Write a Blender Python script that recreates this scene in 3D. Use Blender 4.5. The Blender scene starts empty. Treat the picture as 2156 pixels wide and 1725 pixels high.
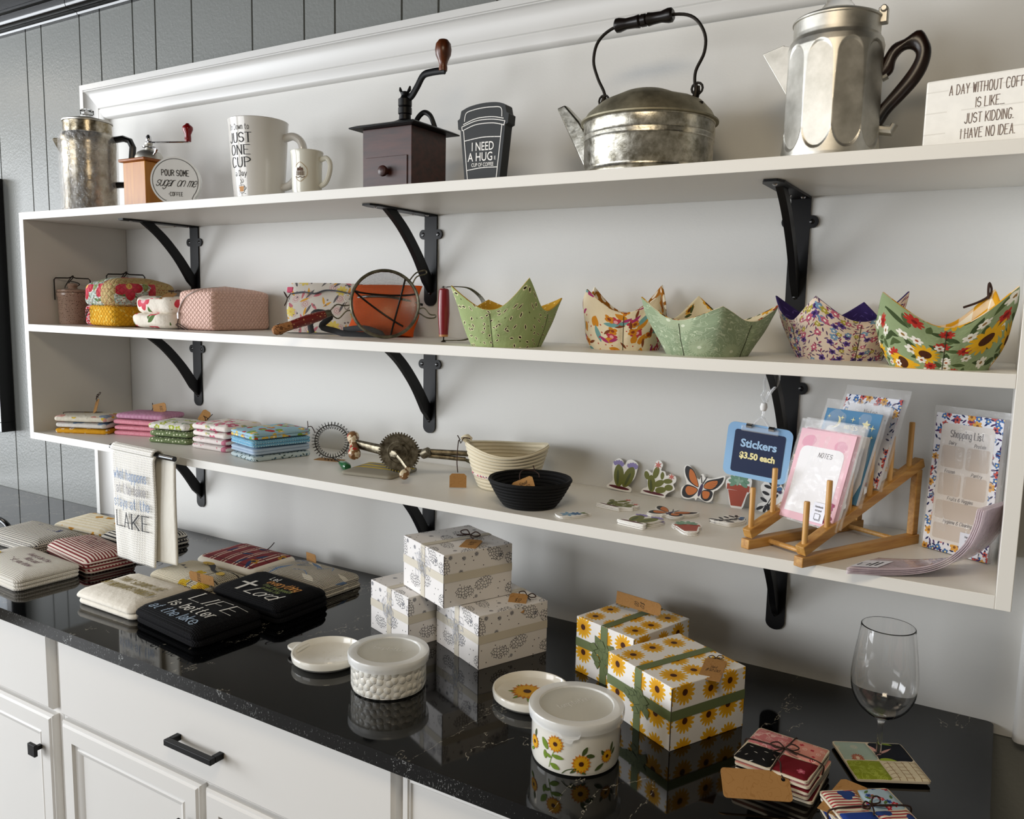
import bpy, math, random
from mathutils import Vector, Matrix, noise, Euler

SC = bpy.context.scene
COL = SC.collection
PI = math.pi
rnd = random.Random(7)

# ------------------------------------------------------------------ camera, light, exposure
cam_d = bpy.data.cameras.new('camera')
cam = bpy.data.objects.new('camera', cam_d)
COL.objects.link(cam)
cam_d.sensor_width = 36.0
cam_d.lens = 28.89
cam_d.clip_start = 0.05
R_ = Vector((0.8566, 0.5155, 0.0209)); U_ = Vector((-0.0813, 0.0948, 0.9922)); F_ = Vector((-0.5095, 0.8516, -0.1232))
mw = Matrix(((R_.x, U_.x, -F_.x), (R_.y, U_.y, -F_.y), (R_.z, U_.z, -F_.z)))
cam.matrix_world = Matrix.Translation((2.405, -1.617, 1.627)) @ mw.to_4x4()
SC.camera = cam

SC.view_settings.view_transform = 'Standard'
SC.view_settings.look = 'None'
SC.view_settings.gamma = 1.0
SC.view_settings.use_curve_mapping = False
SC.view_settings.exposure = -0.02

W_ = bpy.data.worlds.new('world'); SC.world = W_; W_.use_nodes = True
W_.node_tree.nodes['Background'].inputs[0].default_value = (1.0, 0.90, 0.72, 1)
W_.node_tree.nodes['Background'].inputs[1].default_value = 0.17

def area(name, loc, target, sx, sy, power, color):
    L = bpy.data.lights.new(name, 'AREA'); L.shape = 'RECTANGLE'; L.size = sx; L.size_y = sy
    L.energy = power; L.color = color
    o = bpy.data.objects.new(name, L); COL.objects.link(o); o.location = loc
    d = Vector(target) - Vector(loc); o.rotation_euler = d.to_track_quat('-Z', 'Y').to_euler()
    return o
# daylight through the shop windows on the left, warm ceiling panels
area('window_light', (-3.9, -3.0, 1.6), (1.3, -0.1, 1.35), 3.2, 2.3, 330, (0.91, 0.95, 1.0))
area('window_light', (-0.6, -4.2, 1.9), (1.0, 0.0, 1.3), 2.0, 1.6, 75, (0.95, 0.97, 1.0))
area('ceiling_light', (-1.26, -.66, 2.53), (-1.26, -.66, 0), 0.5, 0.5, 7, (1.0, 0.88, 0.72))
area('ceiling_light', (2.2, -1.5, 2.53), (2.2, -1.0, 0), 0.6, 0.6, 17, (1.0, 0.84, 0.62))

# ------------------------------------------------------------------ materials
def hexc(h):
    h = h.lstrip('#'); c = []
    for i in (0, 2, 4):
        v = int(h[i:i+2], 16) / 255
        c.append(v/12.92 if v <= 0.04045 else ((v+0.055)/1.055)**2.4)
    return (c[0], c[1], c[2], 1)

class NT:
    def __init__(s, name):
        s.m = bpy.data.materials.new(name); s.m.use_nodes = True
        s.t = s.m.node_tree; s.b = s.t.nodes['Principled BSDF']
    def n(s, typ, **kw):
        x = s.t.nodes.new(typ)
        for k, v in kw.items(): setattr(x, k, v)
        return x
    def set(s, sock, v):
        if isinstance(v, bpy.types.NodeSocket): s.t.links.new(v, sock)
        else: sock.default_value = v
    def ma(s, op, a, b=None, c=None):
        x = s.n('ShaderNodeMath', operation=op); s.set(x.inputs[0], a)
        if b is not None: s.set(x.inputs[1], b)
        if c is not None: s.set(x.inputs[2], c)
        return x.outputs[0]
    def vm(s, op, a, b=None, scale=None):
        x = s.n('ShaderNodeVectorMath', operation=op); s.set(x.inputs[0], a)
        if b is not None: s.set(x.inputs[1], b)
        if scale is not None: s.set(x.inputs['Scale'], scale)
        return x.outputs['Value'] if op in ('LENGTH', 'DOT_PRODUCT') else x.outputs[0]
    def mix(s, f, a, b):
        x = s.n('ShaderNodeMix', data_type='RGBA'); s.set(x.inputs[0], f); s.set(x.inputs[6], a); s.set(x.inputs[7], b)
        return x.outputs[2]
    def uv(s): return s.n('ShaderNodeTexCoord').outputs['UV']
    def objc(s): return s.n('ShaderNodeTexCoord').outputs['Object']
    def xyz(s, v):
        x = s.n('ShaderNodeSeparateXYZ'); s.set(x.inputs[0], v); return x.outputs
    def noise(s, v, scale, detail=2, rough=.5):
        x = s.n('ShaderNodeTexNoise'); s.set(x.inputs['Vector'], v); x.inputs['Scale'].default_value = scale
        x.inputs['Detail'].default_value = detail; x.inputs['Roughness'].default_value = rough
        return x.outputs[0]
    def ramp(s, f, a, b, ca=(0, 0, 0, 1), cb=(1, 1, 1, 1)):
        x = s.n('ShaderNodeValToRGB'); s.set(x.inputs[0], f)
        x.color_ramp.elements[0].position = a; x.color_ramp.elements[1].position = b
        x.color_ramp.elements[0].color = ca; x.color_ramp.elements[1].color = cb
        return x.outputs[0]
    def bump(s, h, strength=.3, dist=.002):
        x = s.n('ShaderNodeBump'); x.inputs['Strength'].default_value = strength; x.inputs['Distance'].default_value = dist
        s.set(x.inputs['Height'], h); s.t.links.new(x.outputs[0], s.b.inputs['Normal'])

_mats = {}
def M(name, col='#888888', rough=.5, metal=0., spec=.5, bump=None, trans=0., ior=1.45, alpha=1., coat=0.):
    if name in _mats: return _mats[name]
    t = NT(name); b = t.b
    b.inputs['Base Color'].default_value = hexc(col); b.inputs['Roughness'].default_value = rough
    b.inputs['Metallic'].default_value = metal; b.inputs['Specular IOR Level'].default_value = spec
    b.inputs['Transmission Weight'].default_value = trans; b.inputs['IOR'].default_value = ior
    b.inputs['Alpha'].default_value = alpha; b.inputs['Coat Weight'].default_value = coat
    if bump:   # (scale, strength, distance)
        t.bump(t.noise(t.objc(), bump[0], 3), bump[1], bump[2])
    _mats[name] = t.m
    return t.m

def cell_layer(t, uv, cell, seed, randn=.75):
    v = t.vm('SCALE', uv, scale=1.0/cell)
    v = t.vm('ADD', v, (seed*3.17+.31, seed*1.73+.57, 0))
    vo = t.n('ShaderNodeTexVoronoi', voronoi_dimensions='2D'); t.set(vo.inputs['Vector'], v)
    vo.inputs['Scale'].default_value = 1; vo.inputs['Randomness'].default_value = randn
    d = t.vm('SUBTRACT', v, vo.outputs['Position']); r = t.xyz(vo.outputs['Color'])
    return v, vo.outputs['Distance'], d, r

def fabric(name, base, layers=(), rough=.85, weave=900, bump=.25, waffle=None, spec=.25, quilt=None, metal=0, wrinkle=None, mott=0.):
    """printed cloth / paper: motifs drawn on the metric UV of the surface"""
    if name in _mats: return _mats[name]
    t = NT(name); uv = t.uv(); col = hexc(base)
    if mott:
        nz = t.noise(uv, 60, 3); c2 = tuple(max(0, x*(1-mott)) for x in col[:3])+(1,)
        col = t.mix(t.ramp(nz, .35, .65), col, c2)
    for L in layers:
        k = L[0]
        if k == 'flower':      # cell, radius, petals, petal, centre, keep, centre ratio, seed, second petal colour
            _, cell, rad, n, pc, cc, keep, cr, seed = L[:9]; pc2 = L[9] if len(L) > 9 else pc
            rn = L[10] if len(L) > 10 else .75
            v, dist, d, r = cell_layer(t, uv, cell, seed, rn); s = t.xyz(d)
            ang = t.ma('ADD', t.ma('ARCTAN2', s[1], s[0]), t.ma('MULTIPLY', r[0], 6.28))
            w = t.ma('ABSOLUTE', t.ma('COSINE', t.ma('MULTIPLY', ang, n/2)))
            am = L[11] if len(L) > 11 else .38
            rr = t.ma('MULTIPLY', t.ma('ADD', t.ma('MULTIPLY', w, am), 1-am), rad)
            rr = t.ma('MULTIPLY', rr, t.ma('ADD', t.ma('MULTIPLY', r[1], .3), .8))
            on = t.ma('LESS_THAN', r[2], keep)
            mk = t.ma('MULTIPLY', t.ma('LESS_THAN', dist, rr), on)
            pet = t.mix(t.ma('SMOOTH_MIN', t.ma('DIVIDE', dist, rad), 1, .1), hexc(pc2), hexc(pc))
            col = t.mix(mk, col, pet)
            ck = t.ma('MULTIPLY', t.ma('LESS_THAN', dist, rad*cr), on)
            col = t.mix(ck, col, hexc(cc))
        elif k == 'leaf':      # cell, length, width, colour, keep, seed
            _, cell, ln, wd, c, keep, seed = L
            v, dist, d, r = cell_layer(t, uv, cell, seed, .9); s = t.xyz(d)
            a = t.ma('MULTIPLY', r[0], 6.28); ca = t.ma('COSINE', a); sa = t.ma('SINE', a)
            x = t.ma('ADD', t.ma('MULTIPLY', s[0], ca), t.ma('MULTIPLY', s[1], sa))
            y = t.ma('SUBTRACT', t.ma('MULTIPLY', s[1], ca), t.ma('MULTIPLY', s[0], sa))
            x = t.ma('DIVIDE', x, ln); y = t.ma('DIVIDE', y, wd)
            e = t.ma('ADD', t.ma('ABSOLUTE', y), t.ma('MULTIPLY', x, x))
            col = t.mix(t.ma('MULTIPLY', t.ma('LESS_THAN', e, 1), t.ma('LESS_THAN', r[1], keep)), col, hexc(c))
        elif k == 'dot':       # cell, radius, colour, keep, seed, randomness
            _, cell, rad, c, keep, seed, rn = L
            v, dist, d, r = cell_layer(t, uv, cell, seed, rn)
            col = t.mix(t.ma('MULTIPLY', t.ma('LESS_THAN', dist, rad), t.ma('LESS_THAN', r[1], keep)), col, hexc(c))
        elif k == 'ring':      # cell, radius, width, colour, seed, randomness, wobble frequency
            _, cell, rad, wd, c, seed, rn, n = L
            v, dist, d, r = cell_layer(t, uv, cell, seed, rn); s = t.xyz(d)
            w = t.ma('MULTIPLY', t.ma('ABSOLUTE', t.ma('COSINE', t.ma('MULTIPLY', t.ma('ARCTAN2', s[1], s[0]), n/2))), .35)
            q = t.ma('FRACT', t.ma('MULTIPLY', t.ma('DIVIDE', dist, t.ma('ADD', w, .65)), 1/rad))
            ins = t.ma('LESS_THAN', dist, rad*2)
            col = t.mix(t.ma('MULTIPLY', t.ma('LESS_THAN', q, wd), ins), col, hexc(c))
        elif k == 'stripe':    # axis, period, duty, colour, offset
            _, ax, per, duty, c, off = L
            q = t.ma('FRACT', t.ma('ADD', t.ma('DIVIDE', t.xyz(uv)[ax], per), off))
            col = t.mix(t.ma('LESS_THAN', q, duty), col, hexc(c))
        elif k == 'dash':      # axis, period, duty, colour, dash period: broken stripes
            _, ax, per, duty, c, dp = L
            x = t.xyz(uv)
            q = t.ma('LESS_THAN', t.ma('FRACT', t.ma('DIVIDE', x[ax], per)), duty)
            q2 = t.ma('LESS_THAN', t.ma('FRACT', t.ma('DIVIDE', x[1-ax], dp)), .62)
            col = t.mix(t.ma('MULTIPLY', q, q2), col, hexc(c))
        elif k == 'gingham':   # period, colour
            _, per, c = L
            x = t.xyz(uv)
            q = t.ma('ADD', t.ma('LESS_THAN', t.ma('FRACT', t.ma('DIVIDE', x[0], per)), .5), t.ma('LESS_THAN', t.ma('FRACT', t.ma('DIVIDE', x[1], per)), .5))
            col = t.mix(t.ma('MULTIPLY', q, .5), col, hexc(c))
        elif k == 'line':      # scale, width, colour, seed : meandering thin lines
            _, sc, wd, c, seed = L
            nz = t.noise(t.vm('ADD', uv, (seed, seed*2, 0)), sc, 1)
            q = t.ma('ABSOLUTE', t.ma('SUBTRACT', t.ma('FRACT', t.ma('MULTIPLY', nz, 5)), .5))
            col = t.mix(t.ma('LESS_THAN', q, wd), col, hexc(c))
        elif k == 'doodle':    # cell, radius, small cell, line width, colour, keep, seed : ink sketches of scalloped clusters
            _, cell, rad, sm, wd, c, keep, seed = L
            v, dist, d, r = cell_layer(t, uv, cell, seed, .55); s = t.xyz(d)
            a = t.ma('MULTIPLY', r[0], 6.28); ca = t.ma('COSINE', a); sa = t.ma('SINE', a)
            x = t.ma('ADD', t.ma('MULTIPLY', s[0], ca), t.ma('MULTIPLY', s[1], sa))
            y = t.ma('SUBTRACT', t.ma('MULTIPLY', s[1], ca), t.ma('MULTIPLY', s[0], sa))
            e = t.ma('ADD', t.ma('POWER', t.ma('ABSOLUTE', t.ma('DIVIDE', x, rad)), 2), t.ma('POWER', t.ma('ABSOLUTE', t.ma('DIVIDE', y, rad*.6)), 2))
            ins = t.ma('MULTIPLY', t.ma('LESS_THAN', e, 1), t.ma('LESS_THAN', r[1], keep))
            ve = t.n('ShaderNodeTexVoronoi', voronoi_dimensions='2D', feature='DISTANCE_TO_EDGE')
            t.set(ve.inputs['Vector'], t.vm('SCALE', uv, scale=1/sm)); ve.inputs['Scale'].default_value = 1
            col = t.mix(t.ma('MULTIPLY', t.ma('LESS_THAN', ve.outputs['Distance'], wd), ins), col, hexc(c))
        elif k == 'patch':     # threshold on u or v : (axis, limit, colour, sign)
            _, ax, lim, c, sg = L
            col = t.mix(t.ma('GREATER_THAN' if sg > 0 else 'LESS_THAN', t.xyz(uv)[ax], lim), col, hexc(c))
    t.set(t.b.inputs['Base Color'], col)
    t.b.inputs['Roughness'].default_value = rough; t.b.inputs['Specular IOR Level'].default_value = spec
    t.b.inputs['Metallic'].default_value = metal
    x = t.xyz(uv)
    if waffle:
        a = t.ma('SINE', t.ma('MULTIPLY', x[0], 6.283/waffle)); b = t.ma('SINE', t.ma('MULTIPLY', x[1], 6.283/waffle))
        t.bump(t.ma('MAXIMUM', a, b), .7, .0016)
    elif quilt:
        a = t.ma('ABSOLUTE', t.ma('SINE', t.ma('MULTIPLY', t.ma('ADD', x[0], x[1]), 3.1416/quilt)))
        b = t.ma('ABSOLUTE', t.ma('SINE', t.ma('MULTIPLY', t.ma('SUBTRACT', x[0], x[1]), 3.1416/quilt)))
        t.bump(t.ma('POWER', t.ma('MINIMUM', a, b), .5), .8, .003)
    elif wrinkle:
        t.bump(t.noise(uv, wrinkle, 4, .6), .6, .004)
    elif bump:
        t.bump(t.noise(uv, weave, 2), bump, .0006)
    _mats[name] = t.m
    return t.m

# ------------------------------------------------------------------ mesh builder
class MB:
    def __init__(s, Mx=None): s.v = []; s.f = []; s.mi = []; s.uv = []; s.M = Mx
    def add(s, vs, fs, mi=0, uvs=None, Mx=None):
        o = len(s.v)
        for p in vs:
            p = Vector(p)
            if Mx is not None: p = Mx @ p
            if s.M is not None: p = s.M @ p
            s.v.append(p)
        for i, f in enumerate(fs):
            s.f.append([o+k for k in f]); s.mi.append(mi); s.uv.append(uvs[i] if uvs else None)
        return s
    def box(s, x0, x1, y0, y1, z0, z1, mi=0, Mx=None):
        v = [(x0,y0,z0),(x1,y0,z0),(x1,y1,z0),(x0,y1,z0),(x0,y0,z1),(x1,y0,z1),(x1,y1,z1),(x0,y1,z1)]
        return s.add(v, [(3,2,1,0),(4,5,6,7),(0,1,5,4),(1,2,6,5),(2,3,7,6),(3,0,4,7)], mi, None, Mx)
    def lathe(s, prof, n=48, mi=0, Mx=None, a0=0, a1=2*PI, sq=None):
        full = abs(a1-a0-2*PI) < 1e-6; m = n if full else n+1
        vs = []; fs = []; us = []
        L = [0]
        for i in range(1, len(prof)): L.append(L[-1]+math.hypot(prof[i][0]-prof[i-1][0], prof[i][1]-prof[i-1][1]))
        rm = max(p[0] for p in prof)
        for (r, z) in prof:
            for k in range(m):
                a = a0+(a1-a0)*k/n; q = r*(sq(a) if sq else 1)
                vs.append((q*math.cos(a), q*math.sin(a), z))
        for i in range(len(prof)-1):
            for k in range(n):
                k2 = (k+1) % m
                f = (i*m+k, i*m+k2, (i+1)*m+k2, (i+1)*m+k)
                u0 = (a0+(a1-a0)*k/n)*rm; u1 = (a0+(a1-a0)*(k+1)/n)*rm
                fs.append(f); us.append([(u0, L[i]), (u1, L[i]), (u1, L[i+1]), (u0, L[i+1])])
        return s.add(vs, fs, mi, us, Mx)
    def tube(s, pts, r, n=8, mi=0, closed=False, Mx=None, sx=1., sy=1., cap=True):
        P = [Vector(p) for p in pts]; rs = r if isinstance(r, (list, tuple)) else [r]*len(P)
        N = len(P); T = []
        for i in range(N):
            a = P[i-1] if (i > 0 or closed) else P[i]; b = P[(i+1) % N] if (i < N-1 or closed) else P[i]
            d = (b-a); T.append(d.normalized() if d.length > 1e-9 else Vector((0, 0, 1)))
        up = Vector((0, 0, 1)) if abs(T[0].z) < .9 else Vector((0, 1, 0))
        X = T[0].cross(up).normalized(); vs = []
        for i in range(N):
            X = (X - T[i]*X.dot(T[i]))
            X = X.normalized() if X.length > 1e-6 else T[i].orthogonal().normalized()
            Y = T[i].cross(X)
            for k in range(n):
                a = 2*PI*k/n; vs.append(P[i]+X*(rs[i]*sx*math.cos(a))+Y*(rs[i]*sy*math.sin(a)))
        fs = []
        for i in range(N if closed else N-1):
            j = (i+1) % N
            for k in range(n):
                k2 = (k+1) % n; fs.append((i*n+k, i*n+k2, j*n+k2, j*n+k))
        if not closed and cap:
            fs.append(tuple(reversed(range(n)))); fs.append(tuple((N-1)*n+k for k in range(n)))
        return s.add(vs, fs, mi, None, Mx)
    def prism(s, outline, y0, y1, mi=0, Mx=None, mside=None):
        """outline in x,z ; extruded along y from y0 (front) to y1"""
        n = len(outline); a = sum(outline[i][0]*outline[(i+1)%n][1]-outline[(i+1)%n][0]*outline[i][1] for i in range(n))
        o = list(outline) if a > 0 else list(reversed(outline))
        vs = [(x, y0, z) for x, z in o]+[(x, y1, z) for x, z in o]
        s.add(vs, [tuple(range(n)), tuple(reversed(range(n, 2*n)))], mi, None, Mx)
        return s.add(vs, [(i, i+n, (i+1) % n+n, (i+1) % n) for i in range(n)], mi if mside is None else mside, None, Mx)
    def grid(s, fn, nu, nv, mi=0, Mx=None, uvf=None, flip=False):
        vs = [fn(i/nu, j/nv) for j in range(nv+1) for i in range(nu+1)]; fs = []; us = []
        for j in range(nv):
            for i in range(nu):
                a = j*(nu+1)+i; q = [a, a+1, a+nu+2, a+nu+1]
                u = [(i/nu, j/nv), ((i+1)/nu, j/nv), ((i+1)/nu, (j+1)/nv), (i/nu, (j+1)/nv)]
                if flip: q.reverse(); u.reverse()
                fs.append(q); us.append([uvf(*c) for c in u] if uvf else None)
        return s.add(vs, fs, mi, us if uvf else None, Mx)
    def rings(s, rings, mi=0, Mx=None, caps=True):
        n = len(rings[0]); vs = [p for r in rings for p in r]; fs = []
        for i in range(len(rings)-1):
            for k in range(n):
                k2 = (k+1) % n; fs.append((i*n+k, i*n+k2, (i+1)*n+k2, (i+1)*n+k))
        if caps:
            fs.append(tuple(reversed(range(n)))); fs.append(tuple((len(rings)-1)*n+k for k in range(n)))
        return s.add(vs, fs, mi, None, Mx)
    def poly2(s, polys, fn, mi=0):
        """flat 2-D polygons (verts, faces) mapped on a surface"""
        vs, fs = polys
        return s.add([fn(x, y) for x, y in vs], fs, mi)
    def warp(s, fn):
        s.v = [Vector(fn(p)) for p in s.v]; return s
    def build(s, name, mats, parent=None, smooth=35, bev=0., sub=0, label=None):
        me = bpy.data.meshes.new(name)
        me.from_pydata([tuple(p) for p in s.v], [], s.f)
        if not isinstance(mats, (list, tuple)): mats = [mats]
        for m in mats: me.materials.append(m)
        me.polygons.foreach_set('material_index', s.mi)
        ul = me.uv_layers.new(name='UVMap').data
        for p, u in zip(me.polygons, s.uv):
            if u:
                for li, c in zip(p.loop_indices, u): ul[li].uv = c
            else:
                nn = p.normal; ax = max(range(3), key=lambda i: abs(nn[i]))
                for li in p.loop_indices:
                    co = s.v[me.loops[li].vertex_index]
                    ul[li].uv = (co.x, co.y) if ax == 2 else ((co.x, co.z) if ax == 1 else (co.y, co.z))
        if smooth:
            me.polygons.foreach_set('use_smooth', [True]*len(me.polygons))
            me.set_sharp_from_angle(angle=math.radians(smooth))
        me.update()
        o = bpy.data.objects.new(name, me); COL.objects.link(o)
        if parent: o.parent = parent
        if bev:
            b = o.modifiers.new('bevel', 'BEVEL'); b.width = bev; b.segments = 2; b.limit_method = 'ANGLE'; b.angle_limit = .6
            b.harden_normals = False
        if sub:
            b = o.modifiers.new('sub', 'SUBSURF'); b.levels = sub; b.render_levels = sub
        if label: o['label'] = label
        return o

def thing(name, label, cat, loc=(0, 0, 0), rz=0, group=None):
    o = bpy.data.objects.new(name, None); COL.objects.link(o); o.empty_display_size = .05
    o.location = loc; o.rotation_euler = (0, 0, math.radians(rz)); return tag(o, label, cat, group)
def tag(o, label, cat, group=None):
    o['label'] = label; o['category'] = cat
    if group: o['group'] = group
    return o
def struct(name, mb, mats, **k):
    o = mb.build(name, mats, **k); o['kind'] = 'structure'; return o
def copy_tree(o, parent=None):
    c = o.copy(); COL.objects.link(c)
    if parent: c.parent = parent
    for ch in [x for x in bpy.data.objects if x.parent == o]: copy_tree(ch, c)
    return c

T = Matrix.Translation
def Rx(a): return Matrix.Rotation(math.radians(a), 4, 'X')
def Ry(a): return Matrix.Rotation(math.radians(a), 4, 'Y')
def Rz(a): return Matrix.Rotation(math.radians(a), 4, 'Z')
def S(x, y, z): return Matrix.Diagonal((x, y, z, 1))

def cr(pts, k=6, closed=False):
    """Catmull-Rom through points (any dimension)"""
    n = len(pts); out = []
    rng = range(n) if closed else range(n-1)
    for i in rng:
        p0 = pts[(i-1) % n] if (closed or i > 0) else pts[i]; p1 = pts[i]; p2 = pts[(i+1) % n]
        p3 = pts[(i+2) % n] if (closed or i < n-2) else p2
        for j in range(k):
            t = j/k
            out.append(tuple(.5*((2*b)+(-a+c)*t+(2*a-5*b+4*c-d)*t*t+(-a+3*b-3*c+d)*t**3) for a, b, c, d in zip(p0, p1, p2, p3)))
    if not closed: out.append(tuple(pts[-1]))
    return out
def circ(r, n=32, cx=0, cy=0, ry=None):
    return [(cx+r*math.cos(2*PI*i/n), cy+(ry or r)*math.sin(2*PI*i/n)) for i in range(n)]
def rrect(w, h, r, n=5, cx=0, cy=0):
    o = []
    for sx, sy, a in ((1, 1, 0), (-1, 1, 90), (-1, -1, 180), (1, -1, 270)):
        for i in range(n+1):
            t = math.radians(a+90*i/n); o.append((cx+sx*(w/2-r)+r*math.cos(t), cy+sy*(h/2-r)+r*math.sin(t)))
    return o

# ------------------------------------------------------------------ lettering
G = dict(A="02 28 42,14 34",B="02 08,~08 28 37 25 05,~05 25 44 43 22 02",C="~47 38 18 06 04 12 32 43",D="02 08,~08 28 46 44 22 02",
 E="42 02 08 48,05 35",F="02 08 48,05 35",G="~47 38 18 06 04 12 32 44,44 24",H="02 08,42 48,05 45",I="02 08",J="~38 33 22 12 03",
 K="02 08,48 04,15 42",L="08 02 42",M="02 08 24 48 42",N="02 08 42 48",O="~28 18 06 04 12 22 32 44 46 38 28",P="02 08,~08 28 47 46 25 05",
 R="02 08,~08 28 47 46 25 05,25 42",S="~47 28 07 06 15 35 44 43 22 03",T="08 48,28 22",U="~08 04 12 32 44 48",V="08 22 48",W="08 12 27 32 48",
 X="02 48,08 42",Y="08 25 48,25 22",Z="08 48 02 42",
 a="~05 16 26 35 33 32,~34 24 14 03 12 22 33",b="08 02,~05 16 26 35 33 22 12 03",c="~35 26 16 05 03 12 22 33",d="38 32,~35 26 16 05 03 12 22 33",
 e="~04 34 35 26 16 05 03 12 22 33",f="~38 28 17 16 12,06 26",g="~36 32 31 20 10 01,~35 26 16 05 03 12 22 33",h="08 02,~05 16 26 35 32",
 i="06 02,07 08",k="08 02,36 04,14 32",l="08 02",m="06 02,~05 16 25 22,~25 36 45 42",n="06 02,~05 16 26 35 32",o="~26 16 05 03 12 22 33 35 26",
 p="06 00,~05 16 26 35 33 22 12 03",r="06 02,~05 16 26",s="~35 26 16 05 14 24 33 22 12 03",t="~18 13 22 32,06 26",u="~06 03 12 22 33,36 32",
 v="06 22 46",w="06 12 25 32 46",x="06 32,02 36",y="06 22,46 10",q="36 30,~35 26 16 05 03 12 22 33",j="~16 11 00",z="06 36 02 32")
G["'"] = "08 07"; G["-"] = "05 25"; G["."] = "02 02"; G["!"] = "08 04,02 02"; G["&"] = "~43 25 17 28 37 05 03 12 32 54"; G["$"] = "~47 28 07 06 15 35 44 43 22 03,29 21"
G["1"] = "17 28 22"; G["2"] = "~07 18 38 46 35 02,02 42"; G["0"] = G['O']; G["5"] = "~48 08 05 25 44 43 22 03"
def ribbon(pl, w, contrast=0., closed=False):
    vs = []; fs = []
    for i in range(len(pl)-1):
        (x0, y0), (x1, y1) = pl[i], pl[i+1]; d = math.hypot(x1-x0, y1-y0)
        if d < 1e-9: x1 += w*.5; x0 -= w*.5; d = w
        ux, uy = (x1-x0)/d, (y1-y0)/d; ww = w*(1-contrast+contrast*abs(uy))/2
        ex = ww*.5; o = len(vs)
        x0 -= ux*ex; y0 -= uy*ex; x1 += ux*ex; y1 += uy*ex
        vs += [(x0+uy*ww, y0-ux*ww), (x1+uy*ww, y1-ux*ww), (x1-uy*ww, y1+ux*ww), (x0-uy*ww, y0+ux*ww)]
        fs.append((o, o+1, o+2, o+3))
    return vs, fs
def strokes(text, h, w=.08, aspect=.75, serif=0., contrast=0., slant=0., gap=1.9, align='c', join=False):
    """stroke lettering, cap height h; returns flat polygons"""
    vs = []; fs = []; x = 0; u = h/6.
    for ch in text:
        if ch == ' ': x += 3.0; continue
        g = G.get(ch) or G.get(ch.upper()) or G['-']; mx = 0
        for pl in g.split(','):
            sm = pl.startswith('~'); pts = [(int(c[0]), int(c[1])-2) for c in pl.lstrip('~').split()]
            mx = max(mx, max(p[0] for p in pts))
            if sm: pts = cr(pts, 4)
            P = [((x+px)*u*aspect+(py*u*slant), py*u) for px, py in pts]
            segs = [(P, contrast, w*h)]
            if serif:
                for e in (P[0], P[-1]):
                    yy = round(e[1]/u)
                    if yy in (0, 4, 6, -2) and not sm: segs.append(([(e[0]-serif*h, e[1]), (e[0]+serif*h, e[1])], 0, w*h*.45))
            for q, ct, ww in segs:
                a, b = ribbon(q, ww, ct); o = len(vs); vs += a; fs += [tuple(k+o for k in t) for t in b]
        x += mx+(gap if not join else .9)
    tot = max(0, x-gap)*u*aspect
    dx = -tot/2 if align == 'c' else 0
    return [(a+dx, b) for a, b in vs], fs
def bf(text, h, bold=0., sx=1., align='c'):
    """filled lettering from the built-in font, cap height h"""
    cu = bpy.data.curves.new('t', 'FONT'); cu.body = text; cu.size = h/.72; cu.offset = bold*h; cu.align_x = 'CENTER' if align == 'c' else 'LEFT'
    cu.fill_mode = 'FRONT'; cu.resolution_u = 3
    ob = bpy.data.objects.new('t', cu); COL.objects.link(ob)
    dg = bpy.context.evaluated_depsgraph_get(); me = bpy.data.meshes.new_from_object(ob.evaluated_get(dg))
    r = ([(v.co.x*sx, v.co.y) for v in me.vertices], [tuple(p.vertices) for p in me.polygons])
    bpy.data.objects.remove(ob); bpy.data.meshes.remove(me); bpy.data.curves.remove(cu)
    return r
def shift(P, dx, dy, rot=0.):
    c, s_ = math.cos(math.radians(rot)), math.sin(math.radians(rot))
    return [(x*c-y*s_+dx, x*s_+y*c+dy) for x, y in P[0]], P[1]
def shp(pts): return list(pts), [tuple(range(len(pts)))]
def many(*Ps):
    v = []; f = []
    for p in Ps:
        o = len(v); v += p[0]; f += [tuple(k+o for k in t) for t in p[1]]
    return v, f
def lines(pls, w, smooth=True):
    return many(*[ribbon(cr(p, 5) if smooth and len(p) > 2 else p, w) for p in pls])
# ------------------------------------------------------------------ setting
ZT, ZM, ZB, ZC = 1.8625, 1.5518, 1.2413, 0.92
TH = 0.02; DP = 0.315; SW = 2.44
m_plank = M('grey_paint', '#7c7e7b', .34, spec=.22, bump=(140, .22, .004))
m_wall = M('white_wall', '#d5d4d0', .55, bump=(220, .12, .002))
m_trim = M('white_trim', '#d3d2cf', .34)
m_shelf = M('white_laminate', '#e1dfd9', .4)
m_black = M('black_gloss', '#09090b', .2)
m_ceil = M('black_ceiling', '#1b1b1e', .42, bump=(60, .2, .004))
m_iron = M('black_iron', '#08080a', .45, spec=.3)
m_cab = M('cabinet_paint', '#dcdad6', .36)
m_screw = M('screw_metal', '#b8b8bc', .25, 1)
m_wire = M('dark_wire', '#2a2622', .45, .8)
m_kraft = fabric('kraft_paper', '#a67c4a', [('line', 60, .05, '#9a7040', 3)], rough=.8, weave=1200, bump=.15)
m_twine = M('brown_twine', '#33211a', .9)
m_ink = M('black_ink', '#15151a', .7)
m_white = M('white_print', '#f2f1ee', .6)

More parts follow.
